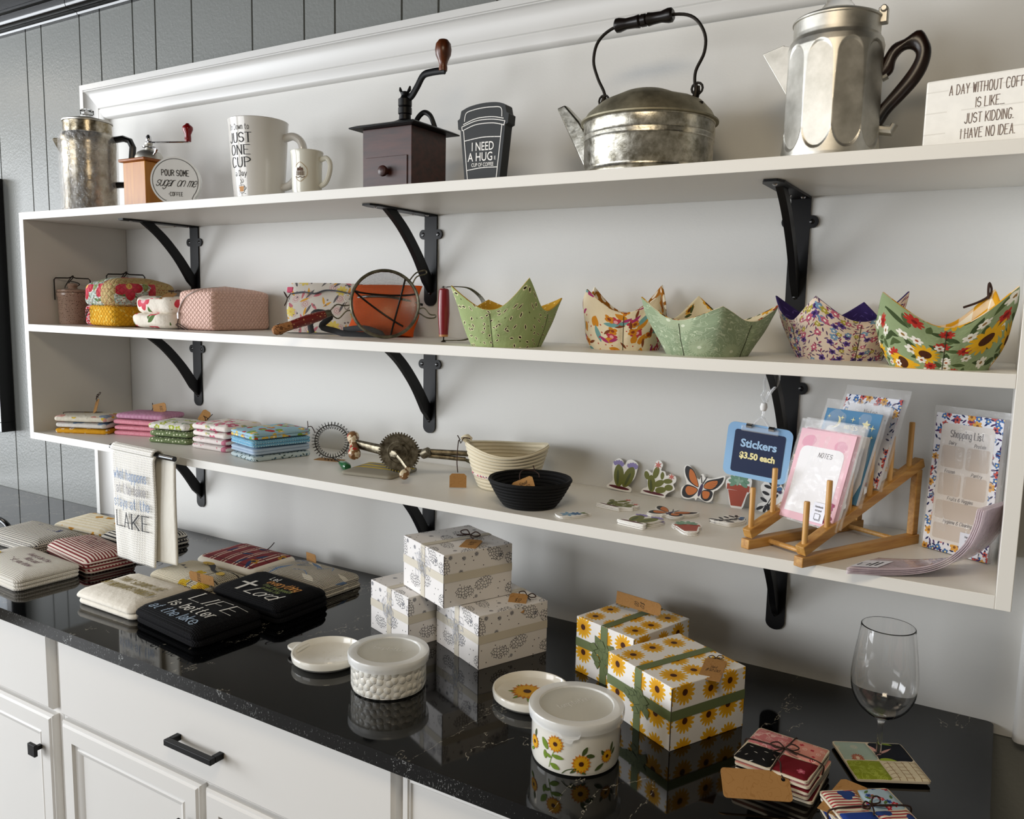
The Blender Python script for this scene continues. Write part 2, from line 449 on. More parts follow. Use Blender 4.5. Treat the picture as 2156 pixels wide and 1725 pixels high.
def stone(name, edge):
    t = NT(name); o = t.objc()
    n1 = t.noise(t.vm('MULTIPLY', o, (5.5, 2.6, 5)), 1.0, 6, .62)
    v = t.ma('ABSOLUTE', t.ma('SUBTRACT', n1, .5))
    n2 = t.noise(o, 3.2, 2); n3 = t.noise(o, 160, 4, .75)
    vein = t.ma('MULTIPLY', t.ma('LESS_THAN', v, .0034), t.ma('MULTIPLY', t.ma('GREATER_THAN', n2, .52), t.ma('GREATER_THAN', n3, .50)))
    if edge:
        n4 = t.noise(t.vm('MULTIPLY', o, (1, 1, .4)), 480, 3, .7)
        big = t.noise(o, 9, 2)
        vein = t.ma('MAXIMUM', vein, t.ma('GREATER_THAN', n4, t.ma('SUBTRACT', .79, t.ma('MULTIPLY', big, .26))))
    col = t.mix(vein, hexc('#040506'), hexc('#7f7b70' if not edge else '#8a8c8c'))
    t.set(t.b.inputs['Base Color'], col); t.b.inputs['Roughness'].default_value = .16 if edge else .05
    t.b.inputs['Specular IOR Level'].default_value = .5
    return t.m
m_stone = stone('black_granite', False); m_stone_e = stone('granite_edge', True)

gx = [-1.55, -1.34, -1.23, -1.02, -.90, -.685, -.492, -.40, -.187, -.08, .082, .188, .35, .595, .787, .893, 1.106, 1.214, 1.375, 1.484, 1.70, 1.81, 2.02, 2.18, 2.39, 2.61, 2.72, 2.93, 3.09, 3.3, 3.51]
mb = MB(); prof = [(-1.7, .004)]
for g in gx: prof += [(g-.003, .004), (g-.0012, .010), (g+.0012, .010), (g+.003, .004)]
prof.append((3.7, .004))
for (xa, ya), (xb, yb) in zip(prof, prof[1:]): mb.add([(xa, ya, 0), (xb, yb, 0), (xb, yb, 2.56), (xa, ya, 2.56)], [(0, 1, 2, 3)])
mb.box(-1.7, 3.7, .012, .08, 0, 2.56)
struct('wall_back', mb, m_plank, smooth=0)
struct('wall_panel', MB().box(-.05, 2.5, 0, .0035, .90, 2.19), m_wall, smooth=0)
struct('floor', MB().box(-1.7, 3.7, -4.2, .08, -.05, 0), M('grey_floor', '#77726b', .5), smooth=0)
struct('ceiling', MB().box(-1.7, 3.7, -4.2, .08, 2.56, 2.62), m_ceil, smooth=0)
mb = MB(); cp = [(.003, 2.508), (-.012, 2.508), (-.014, 2.514), (-.02, 2.517)]+[(-.036+.016*math.cos(math.radians(a)), 2.532+.016*math.sin(math.radians(a))) for a in range(-60, -200, -20)]
cp += [(-.052, 2.548), (-.060, 2.552), (-.060, 2.5595), (.003, 2.5595)]
mb.prism([(y, z) for y, z in cp], -.168, 3.7, Mx=Matrix(((0, 1, 0, 0), (1, 0, 0, 0), (0, 0, 1, 0), (0, 0, 0, 1))))
mb.prism([(y, z) for y, z in cp], -1.7, -.171, Mx=Matrix(((0, 1, 0, 0), (1, 0, 0, 0), (0, 0, 1, 0), (0, 0, 0, 1))))
struct('trim_ceiling', mb, m_black, smooth=40)
# moulding framing the white panel : three mitred members
fp = [(0, 0), (-.030, 0), (-.030, .016), (-.027, .017), (-.027, .019), (-.033, .020)]
fp += [(-.033+.017*math.sin(math.radians(a)), .022+.050*(1-math.cos(math.radians(a)))) for a in range(0, 91, 10)]
fp += [(-.013, .0745), (-.013, .0765), (-.018, .078), (-.018, .098), (-.014, .104), (-.004, .107), (0, .107)]
X0, X1, Z1 = -.147, 2.575, 2.287
def member(name, fn):
    mb = MB(); vs = [];
    for (y, q) in fp: vs += [fn(q, 0, y), fn(q, 1, y)]
    mb.add(vs, [(2*i, 2*i+1, 2*i+3, 2*i+2) for i in range(len(fp)-1)])
    struct(name, mb, m_trim, smooth=40)
member('trim_1', lambda q, e, y: ((X0+q if e == 0 else X1-q), y, Z1-q))
member('trim_2', lambda q, e, y: (X0+q, y, (.90 if e == 0 else Z1-q)))
member('trim_3', lambda q, e, y: (X1-q, y, (Z1-q if e == 0 else .90)))

# ------------------------------------------------------------------ wall shelf
sh = thing('wall_shelf', 'long white laminate wall shelf with three boards and end panels on black brackets', 'shelf', (0, 0, ZB-TH))
def sbox(name, x0, x1, z0, z1):
    MB().box(x0, x1, -DP, -.0008, z0-(ZB-TH), z1-(ZB-TH)).build(name, m_shelf, sh, smooth=0, bev=.0008)
sbox('shelf_board', 0, SW, ZT-TH, ZT)
sbox('shelf_board', TH, SW-TH, ZM-TH, ZM)
sbox('shelf_board', TH, SW-TH, ZB-TH, ZB)
sbox('side_panel', 0, TH, ZB-TH, ZT-TH)
sbox('side_panel', SW-TH, SW, ZB-TH, ZT-TH)

# brackets : nine
def make_bracket():
    t = thing('shelf_bracket', '', 'shelf bracket')
    o = []
    for s in (1, -1):
        seg = [(.018, -.002), (.018, -.036)] + [(.022+.0115*math.cos(math.radians(a)), -.046+.0115*math.sin(math.radians(a))) for a in range(100, -101, -20)] + [(.018, -.058), (.018, -.2)]
        o.append([(x*s, z) for x, z in seg])
    bot = [(.018*math.cos(math.radians(a)), -.2+.016*math.sin(math.radians(a))) for a in range(-10, -171, -16)]
    out = o[0]+bot+list(reversed(o[1]))
    MB().prism(out, -.0045, -.0005).build('wall_plate', m_iron, t, smooth=0, bev=.0008)
    mb = MB()
    pl = [(-.018, 0), (.018, 0), (.018, -.215), (.011, -.236), (-.011, -.236), (-.018, -.215)]
    mb.prism([(x, y) for x, y in pl], .0005, .0045, Mx=Matrix(((1, 0, 0, 0), (0, 0, 1, 0), (0, -1, 0, 0), (0, 0, 0, 1))))
    mb.build('shelf_plate', m_iron, t, smooth=0, bev=.0008)
    mb = MB(); rings = []
    N = 14; A = [(-.176, -.0045), (-.125, -.042), (-.072, -.098), (-.030, -.160)]; B = [(-.138, -.0045), (-.094, -.040), (-.046, -.092), (-.006, -.146)]
    pa = cr(A, 5); pb = cr(B, 5)
    for (a, b) in zip(pa, pb):
        rings.append([(-.0065, a[0], a[1]), (.0065, a[0], a[1]), (.0065, b[0], b[1]), (-.0065, b[0], b[1])])
    rings.append([(-.0065, -.0046, -.185), (.0065, -.0046, -.185), (.0065, -.0046, -.135), (-.0065, -.0046, -.135)])
    mb.rings(rings); mb.build('brace', m_iron, t, smooth=30, bev=.0006)
    for (x, y) in ((0, -.205), (-.009, -.06), (.009, -.03)):
        mb = MB(); mb.lathe([(0, -.0075), (.003, -.007), (.0045, -.0046)], 12, Mx=T((x, y, 0))); mb.build('screw', m_screw, t)
    for (x, z) in ((.022, -.046), (-.022, -.046), (0, -.185)):
        mb = MB(); mb.lathe([(0, .0005), (.003, .0006), (.0042, 0), (.0052, -.0003)], 14, Mx=T((x, -.0047, z)) @ Rx(90)); mb.build('wall_screw', m_black, t)
    return t
bx = (.345, 1.203, 2.056); col_n = ('leftmost', 'middle', 'rightmost'); row_n = ('under the top shelf board', 'under the middle shelf board', 'under the bottom shelf board')
br0 = make_bracket()
for j, z in enumerate((ZT-TH, ZM-TH, ZB-TH)):
    for i, x in enumerate(bx):
        b = br0 if (i, j) == (0, 0) else copy_tree(br0)
        b.location = (x, 0, z); tag(b, 'black iron curved bracket %s, %s of three' % (row_n[j], col_n[i]), 'shelf bracket', 'black iron shelf brackets')

# ------------------------------------------------------------------ counter and base cabinets
mb = MB(); o = rrect(3.439, .661, .012, 5, .7195, -.3305)
n = len(o)
mb.add([(x, y, .92) for x, y in o], [tuple(range(n))]); mb.add([(x, y, .892) for x, y in o], [tuple(reversed(range(n)))])
mb.add([(x, y, .92) for x, y in o]+[(x, y, .892) for x, y in o], [((i+1) % n, i, i+n, (i+1) % n+n) for i in range(n)], 1)
ct = mb.build('countertop', [m_stone, m_stone_e], smooth=40, bev=.0025)
tag(ct, 'long black granite countertop with white veins on the white base cabinets', 'countertop')

def front(name, x0, x1, z0, z1, parent, style, ox, oz):
    """drawer front or door as nested rectangular rings, facing -y"""
    ins = dict(plain=[(0, 0), (0, -.014), (.007, -.020)],
               bead=[(0, 0), (0, -.016), (.004, -.020), (.012, -.020), (.014, -.017), (.017, -.019), (.020, -.016)],
               door=[(0, 0), (0, -.012), (.003, -.016), (.006, -.016), (.010, -.020), (.042, -.020), (.044, -.013), (.053, -.012), (.056, -.015), (.062, -.013), (.068, -.009)])[style]
    rg = [[(x0+i-ox, y, z0+i-oz), (x1-i-ox, y, z0+i-oz), (x1-i-ox, y, z1-i-oz), (x0+i-ox, y, z1-i-oz)] for i, y in ins]
    return MB().rings(rg).build(name, m_cab, parent, smooth=25)
def pull(parent, x, z, ox, oz):
    mb = MB(); w = .068
    mb.box(x-w-ox, x+w-ox, -.052, -.040, z-.006-oz, z+.006-oz)
    for s in (-1, 1): mb.box(x+s*(w-.006)-.006-ox, x+s*(w-.006)+.006-ox, -.040, -.020, z-.006-oz, z+.006-oz)
    mb.build('handle', m_iron, parent, smooth=0, bev=.0012)
def knob(parent, x, z, ox, oz):
    mb = MB(); mb.box(x-.005-ox, x+.005-ox, -.036, -.020, z-.005-oz, z+.005-oz); mb.box(x-.014-ox, x+.014-ox, -.044, -.036, z-.014-oz, z+.014-oz)
    mb.build('knob', m_iron, parent, smooth=0, bev=.001)
def cabinet(x0, x1, label, dfs, drs):
    t = thing('base_cabinet', label, 'cabinet', (x0, -.617, 0), 0, 'white base cabinets under the counter')
    MB().box(.0005, x1-x0-.0005, 0, .60, .10, .8915).box(.0005, x1-x0-.0005, .07, .60, 0, .10).build('cabinet_body', m_cab, t, smooth=0)
    for (a, b, st, h) in dfs:
        d = front('drawer', a, b, .700, .885, t, st, x0, 0)
        if h: pull(d, (a+b)/2, .775, x0, 0)
    for (a, b, kx) in drs:
        d = front('door', a, b, .115, .686, t, 'door', x0, 0)
        knob(d, kx, .602, x0, 0)
cabinet(-.35, .637, 'white base cabinet at the far left with a cropped drawer and door', [(-.33, .619, 'plain', True)], [(-.33, .138, .108), (.152, .619, .574)])
cabinet(.638, 1.617, 'white base cabinet with the wide drawer and black bar pull in full view', [(.656, 1.610, 'plain', True)], [(.654, 1.124, 1.096), (1.138, 1.608, 1.166)])
cabinet(1.618, 2.437, 'white base cabinet right of the wide drawer, its drawer front edged with a bead', [(1.626, 2.425, 'bead', False)], [(1.626, 2.02, 1.99), (2.03, 2.425, 2.06)])
cabinet(-.999, -.351, 'white base cabinet beyond the left edge of the photo', [(-.98, -.36, 'plain', True)], [(-.98, -.36, -.39)])

# black framed board on the wall at the far left, and black hoop on the counter
t = thing('framed_board', 'black framed board hanging on the grey wall at the far left edge', 'board', (-.98, 0, 1.14))
mb = MB(); mb.box(-.30, .30, -.046, .003, 0, .035); mb.box(-.30, .30, -.046, .003, .865, .90); mb.box(-.30, -.265, -.046, .003, .035, .865); mb.box(.265, .30, -.046, .003, .035, .865)
mb.build('frame', m_black, t, smooth=0, bev=.002)
MB().box(-.265, .265, -.030, -.02, .035, .865).build('board', M('board_face', '#c3ccd6', .25), t, smooth=0)
# ------------------------------------------------------------------ things on the top board
def alu(name, c1, c2, rough, sc=30, bmp=.15):
    t = NT(name); n = t.noise(t.objc(), sc, 4, .65)
    t.set(t.b.inputs['Base Color'], t.ramp(n, .32, .66, hexc(c1), hexc(c2)))
    t.b.inputs['Metallic'].default_value = 1
    t.set(t.b.inputs['Roughness'], t.ma('ADD', t.ma('MULTIPLY', n, .25), rough))
    t.bump(t.noise(t.objc(), sc*1.6, 3), bmp, .002)
    return t.m
m_alu_old = alu('stained_aluminium', '#7a6a48', '#c9c1b0', .12, 34, .35)
m_alu = alu('brushed_aluminium', '#bdbab0', '#dad7cf', .33, 22, .05)
m_tin = alu('worn_tin', '#8f8a7a', '#cfccc2', .2, 60, .25)
m_tin_top = alu('dull_tin', '#857f6c', '#aaa48f', .5, 25, .2)
m_chrome = M('chrome', '#d8d8da', .08, 1)
m_bake = M('black_plastic', '#0d0d0e', .25)
m_glass = M('clear_glass', '#ffffff', .0, trans=1., ior=1.45)
m_wrap = M('crinkled_wrap', '#ffffff', .1, alpha=.26, spec=.9, bump=(38, 1., .03), coat=.8)
m_film = M('clear_film', '#ffffff', .07, alpha=.15, spec=.9, bump=(30, .9, .012), coat=.9)
def wood(name, c1, c2, rough=.45, sc=(14, 140, 14), ax=None):
    t = NT(name); n = t.noise(t.vm('MULTIPLY', t.objc(), sc), 1.0, 4, .6)
    t.set(t.b.inputs['Base Color'], t.ramp(n, .3, .7, hexc(c1), hexc(c2))); t.b.inputs['Roughness'].default_value = rough
    return t.m
m_dwood = wood('dark_wood', '#2a1310', '#4a251d', .42, (12, 60, 90))
m_knobwood = wood('turned_wood', '#2a120a', '#6e3714', .3, (60, 60, 15))
m_tan = wood('honey_wood', '#a8620a', '#c08018', .42, (90, 90, 10))
m_bone = M('black_wood', '#120c0a', .3)

def letter(polys, fn, mat, parent, name='lettering'):
    return MB().poly2(polys, fn).build(name, mat, parent, smooth=0)

# stained percolator in a clear bag
t = thing('percolator', 'stained aluminium percolator wrapped in clear plastic at the left end of the top board', 'coffee pot', (.095, -.16, ZT), 35)
mb = MB(); mb.lathe([(0, 0), (.070, 0), (.073, .004), (.073, .018), (.0705, .022), (.0715, .16), (.0735, .2), (.0735, .212), (.069, .226), (.064, .232), (.064, .262), (.062, .262)], 56)
mb.build('body', m_alu_old, t)
MB().lathe([(0, .279), (.018, .277), (.05, .268), (.064, .264), (.0665, .2625), (.0665, .2665), (.064, .2685), (.05, .272), (.018, .28)], 48).build('lid', m_alu, t)
mb = MB(); mb.lathe([(.011, .278), (.0115, .284), (.019, .286), (.0195, .297), (.015, .301), (0, .302)], 8); mb.build('glass_knob', m_glass, t)
mb = MB(); mb.tube([(.066, 0, .218), (.098, 0, .224), (.116, 0, .218), (.124, 0, .20), (.119, 0, .15), (.114, 0, .115), (.1, 0, .094), (.066, 0, .092)], .0115, 10, sx=1, sy=.8); mb.build('handle', m_bake, t)
mb = MB(); mb.prism([(-.071, .17), (-.094, .213), (-.090, .218), (-.068, .218)], -.012, .012); mb.build('spout', m_alu_old, t, bev=.003)
mb = MB(); mb.lathe([(.078, .001), (.0765, .05), (.0775, .12), (.0785, .20), (.0785, .213), (.072, .232)], 40)
mb.warp(lambda p: p*(1+.012*noise.noise(p*40)) if True else p)
mb.build('plastic_bag', m_wrap, t)

# tan box grinder
t = thing('coffee_grinder', 'honey wood box coffee grinder with chrome dome and red crank knob', 'coffee grinder', (.376, -.165, ZT), 0)
mb = MB(); mb.box(-.047, .047, -.047, .047, 0, .129); mb.build('box', m_tan, t, bev=.002)
mb = MB(); mb.box(-.056, .056, -.056, .056, .129, .137); mb.build('top_slab', wood('cherry_slab', '#8a4a12', '#a05a18'), t, bev=.003)
mb = MB(); mb.lathe([(.037, .137), (.036, .146), (.030, .158), (.020, .164), (.010, .166), (.008, .178), (.010, .18), (.010, .184), (0, .184)], 36); mb.build('dome', m_alu, t)
mb = MB(); mb.lathe([(.016, .172), (.017, .175), (.010, .176)], 12); mb.tube([(0, 0, .178), (0, 0, .197)], .0055); mb.lathe([(.007, .189), (.008, .192), (.007, .201), (.003, .206), (0, .206)], 12)
mb.tube([(0, 0, .186), (.128, .03, .182)], .0042, 8, sx=1, sy=.6); mb.build('crank_arm', m_chrome, t)
mb = MB(); mb.tube([(.033, -.01, .15), (.044, -.012, .156), (.05, -.013, .164)], [.003, .0028, .0045]); mb.build('catch', m_chrome, t)
mb = MB(); mb.lathe([(0, .182), (.008, .182), (.0085, .19), (.008, .2), (.0135, .213), (.0135, .219), (.0115, .222), (.006, .226), (.004, .229), (0, .229)], 20, Mx=T((.124, .029, .001))); mb.build('red_knob', M('red_enamel', '#7c0f12', .15), t)

# round sign
t = thing('round_sign', 'round white standing sign reading pour some sugar on me', 'sign', (.628, -.272, ZT), 40)
o = [(.058*math.cos(math.radians(a)), .0535+.058*math.sin(math.radians(a))) for a in range(-40, 248, 6)]
out = [(-.022, .0), (.038, 0), (.049, .0)] + [(.043, .013)] + o
mb = MB(); mb.prism(out, -.011, .011, mi=0); mb.build('board', M('sign_white', '#eeeeec', .5), t, smooth=30, bev=.0012)
pl = many(ribbon([(.053*math.cos(math.radians(a)), .0535+.053*math.sin(math.radians(a))) for a in range(-38, 246, 4)]+[(-.022, .007)], .0012),
          ribbon([(.042, .021), (.038, .013), (.041, .006)], .0012),
          shift(strokes('POUR SOME', .0135, .11, .58), 0, .066), shift(strokes('sugar on me', .021, .06, .68, slant=.45, gap=.7), 0, .041), shift(strokes('-COFFEE', .0088, .12, .6), 0, .018))
letter(pl, lambda x, y: (x, -.0116, y), m_ink, t)

# big mug
def cyl_map(R, az, z0, off=.0005):
    def f(x, y):
        r = R(y+z0) if callable(R) else R
        a = math.radians(az)+x/r; return ((r+off)*math.cos(a), (r+off)*math.sin(a), z0+y)
    return f
m_ceram = M('white_glaze', '#e3e0da', .16, coat=.3)
m_cream = M('milk_glass', '#e9e8dc', .12, coat=.4)
t = thing('large_mug', 'large white mug lettered just one cup a day', 'mug', (.805, -.17, ZT), 0)
MB().lathe([(0, .0), (.054, 0), (.058, .004), (.062, .05), (.066, .11), (.0705, .19), (.0715, .197), (.070, .1985), (.068, .196), (.063, .11), (.057, .012), (0, .01)], 64).build('body', m_ceram, t)
MB().tube([(c*math.cos(math.radians(22)), c*math.sin(math.radians(22)), z) for c, z in cr([(.066, .158), (.09, .163), (.110, .148), (.114, .115), (.101, .075), (.082, .05), (.058, .042)], 5)], .0125, 12, sx=1, sy=.75).build('handle', m_ceram, t)
Rm = lambda z: next((ra+(rb-ra)*(z-za)/(zb-za) for (za, ra), (zb, rb) in (((-1, .058), (.004, .058)), ((.004, .058), (.05, .062)), ((.05, .062), (.11, .066)), ((.11, .066), (.3, .0767))) if za <= z <= zb), .07)
f = cyl_map(Rm, -84, 0, .0006)
pl = many(shift(strokes("I'm Down to", .0125, .08, .6, serif=.1), 0, .168), shift(strokes('JUST', .0215, .13, .85, serif=.10, contrast=.5), 0, .139), shift(strokes('ONE', .0215, .13, .95, serif=.10, contrast=.5), 0, .111),
          shift(strokes('CUP', .0215, .13, .95, serif=.10, contrast=.5), 0, .083), shift(strokes('a Day', .0125, .09, .7, serif=.1), 0, .062),
          lines([[(-.008, .04), (-.006, .024), (.006, .024), (.008, .04), (-.008, .04)], [(.008, .037), (.013, .034), (.007, .028)], [(-.011, .021), (.011, .021)], [(-.003, .044), (.002, .049), (-.002, .054)], [(.003, .045), (.007, .05), (.004, .055)]], .0009))
letter(pl, f, m_ink, t)
letter(shp([(-.007, .038), (-.005, .026), (.005, .026), (.007, .038)]), cyl_map(Rm, -84, 0, .0004), M('mug_amber', '#c8862a', .5), t, 'printed_cup')

# small milk glass mug
t = thing('small_mug', 'small cream milk glass mug with a round emblem', 'mug', (1.0, -.205, ZT), 0)
MB().lathe([(0, 0), (.030, 0), (.032, .004), (.0315, .012), (.0335, .02), (.034, .07), (.0355, .098), (.0375, .106), (.0365, .108), (.034, .105), (.032, .09), (.031, .012), (0, .009)], 48).build('body', m_cream, t)
MB().tube([(c*math.cos(math.radians(15)), c*math.sin(math.radians(15)), z) for c, z in cr([(.033, .088), (.05, .092), (.059, .078), (.056, .056), (.047, .038), (.033, .03)], 5)], .0058, 10).build('handle', m_cream, t)
f = cyl_map(.0342, -72, 0, .0006)
letter(lines([[(.017*math.cos(a*.3927), .058+.019*math.sin(a*.3927)*(1+.12*math.cos(a*1.57))) for a in range(17)]], .0009), f, M('gold_print', '#a98746', .5), t, 'emblem')
letter(many(shp([(-.0075, .006), (.0075, .006), (.0065, .013), (.002, .013), (0, .017), (-.002, .013), (-.0065, .013)]), *[ribbon([(q*.0022, -.004), (q*.0022, .005)], .0012) for q in range(-4, 5)], lines([[(-.011, -.006), (-.005, -.009), (0, -.006), (.005, -.009), (.011, -.006)]], .0012)), lambda x, y: f(x, y+.054), M('brown_print', '#5a3a24', .6), t, 'emblem_print')

# dark box grinder
t = thing('coffee_grinder', 'dark wooden box coffee grinder with a black iron crank and drawer', 'coffee grinder', (1.2635, -.18, ZT), 0)
MB().box(-.0655, .0655, -.06, .06, 0, .131).build('box', m_dwood, t, smooth=0, bev=.0012)
MB().box(-.055, .055, -.0622, -.0595, .006, .072).build('drawer', m_dwood, t, smooth=0, bev=.0008)
mb = MB(); mb.lathe([(0, -.018), (.006, -.0175), (.0105, -.015), (.0115, -.011), (.0105, -.007), (.006, -.005), (.006, 0)], 20, Mx=T((0, -.0622, .041)) @ Rx(-90) @ S(1, 1, 1)); mb.lathe([(0, .0185), (.0012, .0182), (.0014, .0165)], 8, Mx=T((0, -.0622, .041)) @ Rx(90)); mb.build('drawer_knob', m_dwood, t)
mb = MB(); sq = lambda w, d, z: [(-w, -d, z), (w, -d, z), (w, d, z), (-w, d, z)]
mb.rings([sq(.087, .081, .131), sq(.087, .081, .1335), sq(.075, .069, .139), sq(.045, .042, .144), sq(.036, .034, .146)]); mb.build('iron_top', m_iron, t, smooth=20, bev=.001)
mb = MB(); mb.lathe([(.034, .144), (.030, .15), (.018, .155), (.013, .158), (.0125, .168), (.0145, .17), (.0145, .182), (.013, .184), (.0145, .186), (.0145, .2), (.010, .203), (.008, .208), (.010, .213), (.006, .216), (0, .216)], 28)
for s in (-1, 1): mb.tube([(s*.006, 0, .212), (s*.012, 0, .219), (s*.0135, 0, .226)], [.003, .0045, .002], 8, sx=1, sy=.7)
mb.tube(cr([(.02, .01, .152), (.03, .012, .166), (.042, .014, .172), (.056, .016, .163), (.066, .018, .14)], 5), .0055, 8); mb.build('iron_hub', m_iron, t)
mb = MB(); mb.tube(cr([(0, 0, .201), (.016, 0, .204), (.032, 0, .222), (.048, 0, .243), (.068, 0, .247), (.094, 0, .247), (.104, 0, .246)], 5), .0065, 10, sx=.7, sy=1.15); mb.build('crank_arm', m_iron, t)
mb = MB(); mb.lathe([(0, .246), (.0085, .246), (.009, .252), (.0082, .258), (.0105, .266), (.0158, .277), (.0172, .288), (.0155, .299), (.0095, .307), (0, .309)], 28, Mx=T((.099, 0, 0))); mb.build('crank_knob', m_knobwood, t)

# paper cup shaped sign
t = thing('cup_sign', 'black takeaway cup shaped sign reading i need a huge cup of coffee', 'sign', (1.508, -.25, ZT), 3)
half = [(.038, 0), (.0495, .105), (.055, .107), (.0565, .124), (.0515, .127), (.0485, .141)]
out = [(-x, z) for x, z in half]+cr([(-.0485, .141), (-.03, .148), (0, .152), (.03, .151), (.0485, .146)], 4)[1:-1]+[(x, z+.004) for x, z in reversed(half[1:])]+[half[0]]
MB().prism(out, 0, .028).build('board', M('sign_black', '#2b2e30', .6), t, smooth=0, bev=.0012)
ln = lambda p: ribbon(cr(p, 5) if len(p) > 2 else p, .0016)
pl = many(ln([(-.031, 0), (-.0425, .105)]), ln([(.031, 0), (.0425, .108)]), ln([(-.0335, .028), (0, .0315), (.0335, .031)]), ln([(-.0395, .084), (0, .0885), (.040, .087)]),
   ln([(-.0445, .104), (-.02, .112), (0, .114), (.025, .113), (.0465, .108)]), ln([(-.0465, .111), (-.02, .119), (0, .121), (.025, .120), (.049, .115)]), ln([(-.0465, .111), (-.0455, .104)]), ln([(.049, .115), (.0465, .107)]),
   ln([(-.043, .1155), (-.02, .123), (0, .1255), (.025, .1245), (.0455, .120)]), ln([(-.0405, .121), (-.037, .136), (-.02, .141), (0, .143), (.02, .143), (.0395, .140), (.042, .124)]),
   shift(bf('I NEED', .0165, .012, .72), .001, .064), shift(bf('A HUG', .0165, .012, .78), -.004, .0445), shift(bf('E', .0065, .01, .8), .0285, .0455), shift(bf('CUP OF COFFEE', .0072, .01, .68), .001, .034))
letter(pl, lambda x, y: (x, -.0006, y), m_white, t)

# tin kettle
t = thing('kettle', 'old dented tin kettle with a wire bail and black wooden grip', 'kettle', (1.812, -.16, ZT), 0)
pr_ = [(0, 0), (.112, 0), (.115, .002), (.116, .008), (.1135, .010), (.1155, .013), (.114, .016), (.114, .02), (.1165, .024), (.117, .064), (.1185, .067), (.1175, .070), (.1185, .074), (.1175, .077), (.119, .080), (.118, .098), (.1195, .1)]
MB().lathe(pr_, 72).build('body', m_tin, t)
mb = MB(); mb.lathe([(.1195, .0995), (.1245, .1005), (.1245, .1035), (.119, .106), (.112, .119), (.095, .137), (.07, .150), (.04, .157), (0, .159)], 64)
mb.warp(lambda p: Vector((p.x, p.y, p.z-.010*math.exp(-((p.x+.05)**2+(p.y+.045)**2)/.0012)-.006*math.exp(-((p.x-.06)**2+(p.y+.03)**2)/.0008))) if p.z > .108 else p)
mb.build('domed_top', m_tin_top, t)
mb = MB(); mb.rings([[(-.112, -.026, .02), (-.112, .026, .02), (-.112, .022, .085), (-.112, -.022, .085)], [(-.150, -.017, .083), (-.150, .017, .083), (-.137, .015, .118), (-.137, -.015, .118)], [(-.187, -.010, .147), (-.187, .010, .147), (-.170, .009, .152), (-.170, -.009, .152)]])
mb.build('spout', m_tin, t, smooth=50, bev=.003)
for x, z in ((-.092, .138), (.088, .14)):
    mb = MB()
    for dy in (-.006, .006): mb.tube([(x-.004, dy, z-.006), (x, dy, z+.01), (x+.001, dy, z+.021)], [.004, .004, .002], 8)
    mb.tube([(x+.010*math.cos(a*PI/6), .0*a, z+.015+.010*math.sin(a*PI/6)) for a in range(12)], .0022, 6, closed=True)
    mb.build('bail_ear', m_wire, t)
mb = MB(); mb.lathe([(0, 0), (.004, .001), (.0042, .004), (0, .006)], 10, Mx=T((.103, -.02, .123))); mb.build('rivet', m_wire, t)
mb = MB(); mb.tube(cr([(-.094, 0, .146), (-.091, 0, .165), (-.106, 0, .195), (-.116, 0, .228), (-.107, 0, .262), (-.074, 0, .282), (-.02, 0, .285), (.04, 0, .287), (.076, 0, .276), (.097, 0, .246), (.098, 0, .215), (.084, 0, .185), (.084, 0, .16), (.09, 0, .15)], 5), .0029, 10); mb.build('bail', m_wire, t)
mb = MB(); mb.lathe([(0, -.056), (.009, -.056), (.0125, -.053), (.0128, -.047), (.0098, -.034), (.0105, -.018), (.0118, -.009), (.009, -.006), (.0112, -.004), (.0112, .004), (.009, .006), (.0118, .009), (.0105, .018), (.0098, .034), (.0128, .047), (.0125, .053), (.009, .056), (0, .056)], 28, Mx=T((-.018, 0, .2855)) @ Ry(90-1.5)); mb.build('grip', m_bone, t)

# faceted percolator
t = thing('percolator', 'tall bright aluminium percolator with arched side facets and a dark curved handle', 'coffee pot', (2.127, -.15, ZT), 0)
NF = 10
def facet(a, z):
    w = 2*PI/NF; u = ((a+.12) % w)/w*2-1
    zc, H = .105, .088
    lim = .044+.040*math.sqrt(max(0, 1-u*u)); d = (lim-abs(z-zc-.004))
    s = max(0, min(1, d/.005))
    ap = .0722 if z < zc else .0722
    poly = ap/math.cos(u*w/2)
    return s, poly
def bodyr(z):
    P = [(0, .077), (.006, .0785), (.012, .0755), (.02, .0765), (.15, .0752), (.19, .0745), (.2, .072), (.207, .067), (.213, .0665), (.232, .0668)]
    for (za, ra), (zb, rb) in zip(P, P[1:]):
        if za <= z <= zb: return ra+(rb-ra)*(z-za)/(zb-za)
    return P[-1][1]
def pf(u, v):
    z = .232*v; a = 2*PI*u; r = bodyr(z); s, q = facet(a, z); r = r*(1-s)+min(r, q)*s
    return (r*math.cos(a), r*math.sin(a), z)
mb = MB(); mb.grid(pf, 400, 220); mb.lathe([(0, 0), (.077, 0)], 40); mb.build('body', m_alu, t, smooth=16)
mb = MB(); mb.lathe([(.0668, .231), (.0690, .232), (.0690, .2345), (.0665, .237), (.062, .239), (.04, .248), (.026, .252), (0, .252)], 48); mb.build('lid', m_alu, t)
mb = MB(); mb.lathe([(.026, .2525), (.025, .258), (.020, .264), (.0185, .27), (.0205, .275), (.0195, .288), (.013, .293), (0, .294)], 24); mb.build('glass_knob', m_glass, t)
mb = MB(); mb.rings([[(-.068, -.028, .122), (-.068, .028, .122), (-.068, .022, .2), (-.068, -.022, .2)], [(-.112, -.0165, .193), (-.112, .0165, .193), (-.078, .02, .203), (-.078, -.02, .203)], [(-.113, -.0165, .196), (-.113, .0165, .196), (-.078, .02, .2045), (-.078, -.02, .2045)]]); mb.build('spout', m_alu, t, smooth=40, bev=.003)
